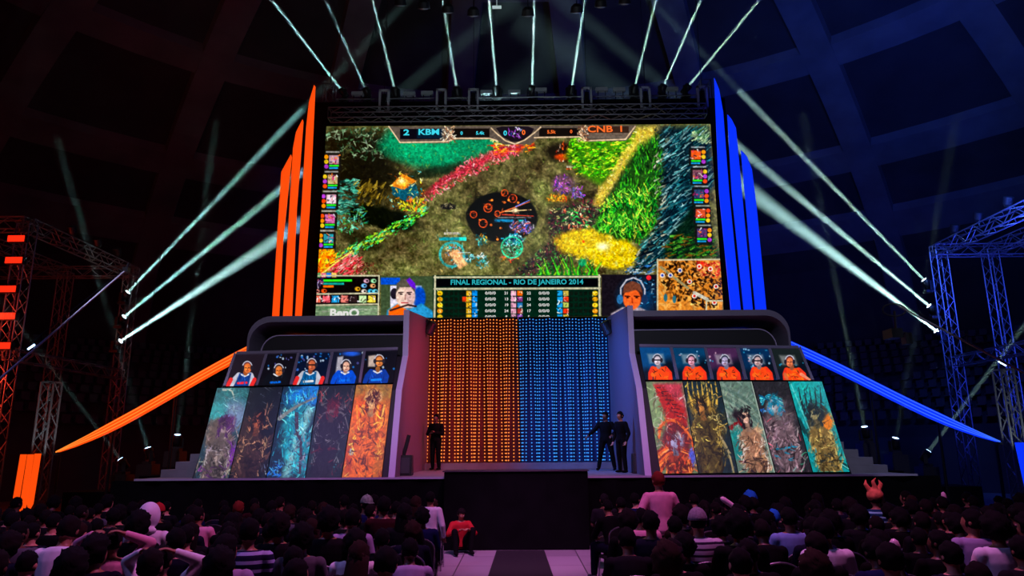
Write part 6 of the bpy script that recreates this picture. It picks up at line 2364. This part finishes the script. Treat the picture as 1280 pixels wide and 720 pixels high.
# people the photograph sets apart: where the head is seen, and how they look
SPEC = [
    (865, 660, dict(ps='sit_tee', shirt='striped white', hair=('crop', 'black'), hat='cap', hatc='grey', skin=1, d='person in striped shirt and speckled grey cap seated in the audience', sc=1.06)),
    (802, 650, dict(ps='sit_tee', shirt='pink', hair=('short', 'black'), d='person in plain pink shirt seated just behind the standing one', sc=1.0)),
    (822, 668, dict(ps='sit_upright', shirt='navy', hair=('short', 'black'), d='person in dark navy top seated between pink shirt and grey cap', sc=1.06)),
    (766, 632, dict(ps='sit_lean', shirt='black', hair=('crop', 'black'), d='person in black leaning forward on the aisle seat, blue side', sc=1.0, rz=.45)),
    (938, 620, dict(ps='sit_upright', shirt='black', hair=('bushy', 'blue'), d='person with bright blue bushy wig, the paler of two', sc=1.0)),
    (958, 634, dict(ps='sit_upright', shirt='black', hair=('short', 'blue'), d='person with deep blue short wig behind the bushy one', sc=.94)),
    (1095, 632, dict(ps='sit_upright', shirt='striped teal', hair=('short', 'dark brown'), hat='novelty', hatc='novelty', d='person in horned novelty hat and teal striped top', sc=1.08)),
    (1030, 665, dict(ps='sit_tee', shirt='white', hair=('short', 'black'), d='person in white collarless top with short black hair, blue side', sc=1.04)),
    (985, 655, dict(ps='sit_upright', shirt='pale blue', hair=('short', 'black'), d='person in pale blue top seated beyond the bat holder, blue side', sc=1.04)),
    (1212, 668, dict(ps='sit_look_side', shirt='lilac', hair=('short', 'black'), d='person in lilac top with head turned, near the blue end', sc=1.05)),
    (1245, 680, dict(ps='sit_upright', shirt='white', hair=('bushy', 'black'), d='person in white top with bushy black hair, near the blue end', sc=1.05)),
    (1112, 706, dict(ps='sit_arm_up', shirt='black', hair=('short', 'black'), d='person in black raising a pale inflatable bat low, blue side', sc=1.0, bat=(1131, 690, 1140, 722))),
    (930, 645, dict(ps='sit_arm_up', shirt='maroon', hair=('short', 'black'), d='person in maroon top holding up a slanting pink bat', sc=1.0, bat=(908, 617, 944, 642))),
    (1178, 632, dict(ps='sit_arm_up', shirt='black', hair=('short', 'black'), d='person in black holding a small upright pale bat', sc=1.0, bat=(1171, 603, 1175, 622))),
    (925, 672, dict(ps='sit_upright', shirt='black', hair=('bushy', 'black'), skin=2, d='person in black with bushy hair just behind the grey cap', sc=1.08)),
    (441, 660, dict(ps='sit_tee', shirt='lilac', hair=('short', 'black'), d='person in pale lilac tee with short black hair near the aisle', sc=1.05)),
    (398, 672, dict(ps='sit_upright', shirt='charcoal', hair=('bushy', 'black'), d='person in charcoal top with bushy hair beside the lilac tee', sc=1.08)),
    (310, 672, dict(ps='sit_tee', shirt='striped blue', hair=('short', 'black'), d='person in navy top with pale stripes, orange side', sc=1.06)),
    (362, 655, dict(ps='sit_upright', shirt='charcoal', hair=('bushy', 'dark brown'), d='person in dark hooded top with bushy brown hair, orange side', sc=1.04)),
    (480, 648, dict(ps='sit_upright', shirt='maroon', hair=('short', 'black'), d='person in dark maroon jacket close to the aisle, orange side', sc=1.1)),
    (505, 645, dict(ps='sit_upright', shirt='charcoal', hair=('long', 'black'), d='person with long black hair on the aisle seat, orange side', sc=1.05)),
    (455, 638, dict(ps='sit_look_side', shirt='dark blue', hair=('short', 'brown'), hat='cap_back', hatc='teal', d='person in patterned green cap with head turned, orange side', sc=1.05)),
    (298, 630, dict(ps='sit_upright', shirt='black', hair=('short', 'reddish'), d='person with reddish hair far from the aisle, orange side', sc=1.0)),
    (186, 662, dict(ps='sit_upright', shirt='white', hair=None, hat='hood', hatc='white', d='person wearing a white hood up in the audience', sc=1.1)),
    (198, 643, dict(ps='sit_upright', shirt='black', hair=('short', 'dark brown'), hat='cap_back', hatc='red', d='person in dusky red cap seated before the white hood', sc=1.0)),
    (172, 668, dict(ps='sit_upright', shirt='black', hair=('bushy', 'black'), d='person with bushy black hair close beside the white hood', sc=1.06)),
    (205, 690, dict(ps='sit_hands_head', shirt='white', hair=('short', 'black'), d='person in white raising both arms to the head', sc=.95)),
    (85, 680, dict(ps='sit_lean', shirt='white', hair=('short', 'dark brown'), d='person in white hunched forward near the orange end', sc=1.1)),
    (130, 662, dict(ps='sit_hands_head', shirt='pink', hair=('short', 'black'), d='person in dusky pink with hands behind the head', sc=1.0)),
    (250, 645, dict(ps='sit_look_other', shirt='pink', hair=('short', 'dark brown'), d='person in dusky pink with turned head, orange side', sc=1.0)),
    (340, 635, dict(ps='sit_upright', shirt='lilac', hair=('short', 'black'), d='person in pale lilac top beside a curly neighbour, orange side', sc=1.0)),
    (405, 640, dict(ps='sit_upright', shirt='lilac', hair=('ponytail', 'brown'), d='person with brown ponytail and lilac top, orange side', sc=.98)),
]
KEEP = [(P(829, 600, 10.6).x, 10.98, .75), (P(537, 640, 12.3).x, 12.35, .62), (-10.2, 12.4, 1.3), (10.4, 12.3, 1.3)]
seats = [q_ for q_ in seats if all(math.hypot(q_['x'] - a_, q_['y'] - b_) > r_ for a_, b_, r_ in KEEP)]
used = set()
for px, py, d in SPEC:
    best = min((s_ for s_ in range(len(seats)) if s_ not in used), key=lambda k: (head_px(seats[k])[0] - px) ** 2 + 4 * (head_px(seats[k])[1] - py) ** 2)
    used.add(best)
    se = seats[best]
    se['spec'] = d
    hx = head_px(se)[0]
    se['x'] += (px - hx) / FPX * se['y']

# keep neighbours apart where someone was moved
for r_ in range(NROWS):
    for s in (-1, 1):
        rowl = sorted([q_ for q_ in seats if q_['row'] == r_ and q_['side'] == s], key=lambda q_: q_['x'])
        for _ in range(30):
            for a_, b_ in zip(rowl[:-1], rowl[1:]):
                gap = b_['x'] - a_['x']
                if gap < .53:
                    d_ = (.53 - gap)
                    fa, fb = ('spec' in a_), ('spec' in b_)
                    if fa and not fb: b_['x'] += d_
                    elif fb and not fa: a_['x'] -= d_
                    else:
                        a_['x'] -= d_ / 2
                        b_['x'] += d_ / 2

HAIRN = {'short': 'short', 'bushy': 'bushy', 'long': 'long', 'ponytail': 'tied', 'crop': 'cropped'}
BATM = mat('inflatable_bat', (240, 200, 215), .3)
FIRSTROW = {0: 'front'}
for k, se in enumerate(seats):
    z = floor_z(se['y'])
    sp = se.get('spec')
    side = 'orange' if se['side'] < 0 else 'blue'
    nth = ORD[min(19, se['n'])]
    rown = ORD[se['row']]
    where = '%s from aisle in %s row, %s side' % (nth, rown, side)
    if sp:
        o = person(sp['ps'], (se['x'], se['y'], z), sp.get('rz', RND.uniform(-.08, .08)), sp['d'], sp['shirt'], 'navy' if k % 3 else 'black', sp.get('skin', 1), sp['hair'], sp.get('hat'), sp.get('hatc'), sp['sc'])
        if 'bat' in sp:
            bpy.context.view_layer.update()
            x0, y0, x1, y1 = sp['bat']
            wv = o.matrix_world @ (POSES[sp['ps']]['wr'][1] + Vector((0, 0, .06)))
            wx, wy = proj(wv)
            d_ = P(x0, y0, wv.y) - P(x1, y1, wv.y)
            ln = d_.length
            d_.normalize()
            b = MB()
            L_ = min(.5, ln * 1.0 + .05)
            M = Matrix.Translation(wv - d_ * .06) @ d_.to_track_quat('Z', 'Y').to_matrix().to_4x4()
            b.lathe([(.012, 0), (.03, .03), (.036, .1), (.04, L_ - .06), (.032, L_ - .02), (.012, L_)], M, 14)
            tag(b.build('inflatable_bat', BATM, smooth=True), {908: 'slanting pink inflatable bat held over the blue side audience', 1171: 'small upright pale inflatable bat held above the blue side rows',
                                                             1131: 'pale inflatable bat raised low near the front of the picture'}[x0].replace(' near the front of the picture', ' among the back rows, blue side'), 'inflatable bat')
        chair((se['x'], se['y'], z), sp.get('rz', 0) * .6, 'black chair under the ' + ' '.join(sp['d'].split()[:11]).rstrip(','))
        continue
    if RND.random() < .05 and se['row'] > 1: continue
    hk = RND.choices(['short', 'bushy', 'crop', 'long', 'ponytail'], [6, 3, 2, 1.6, .7])[0]
    hcn = RND.choices(['black', 'dark brown', 'brown'], [6, 3, .7])[0]
    sh_ = RND.choices(['black', 'charcoal', 'navy', 'maroon', 'dark green', 'grey', 'brown', 'dark blue', 'lilac', 'white'], [9, 6, 4, 2, 1, 1.2, 1, 1.5, .5, .35])[0]
    ps = RND.choices(['sit_upright', 'sit_lean', 'sit_look_side', 'sit_look_other', 'sit_tee'], [4, 1.6, 1, 1, 3])[0]
    person(ps, (se['x'], se['y'], z), RND.uniform(-.12, .12), '%s haired person in %s, %s' % (HAIRN[hk], sh_, where), sh_, RND.choice(['navy', 'black', 'charcoal']),
           RND.choices([0, 1, 2, 3], [2, 4, 3, 1])[0], (hk, hcn), scale=RND.uniform(.9, 1.01))
    chair((se['x'], se['y'], z), 0, 'black chair with pale rim, ' + where)

# two who stand among the seats
person('stand_hips', (P(829, 600, 10.6).x + .02, 10.98, floor_z(10.98)), .1, 'person in pink shirt standing up before the stage, seen from behind', 'pink', 'navy', 1, ('short', 'reddish'), scale=1.06)
person('stand', (P(537, 640, 12.3).x, 12.35, floor_z(12.3)), -.25, 'person in white hooded top standing at the aisle end of the rows', 'white', 'black', 1, ('short', 'black'), scale=.87)
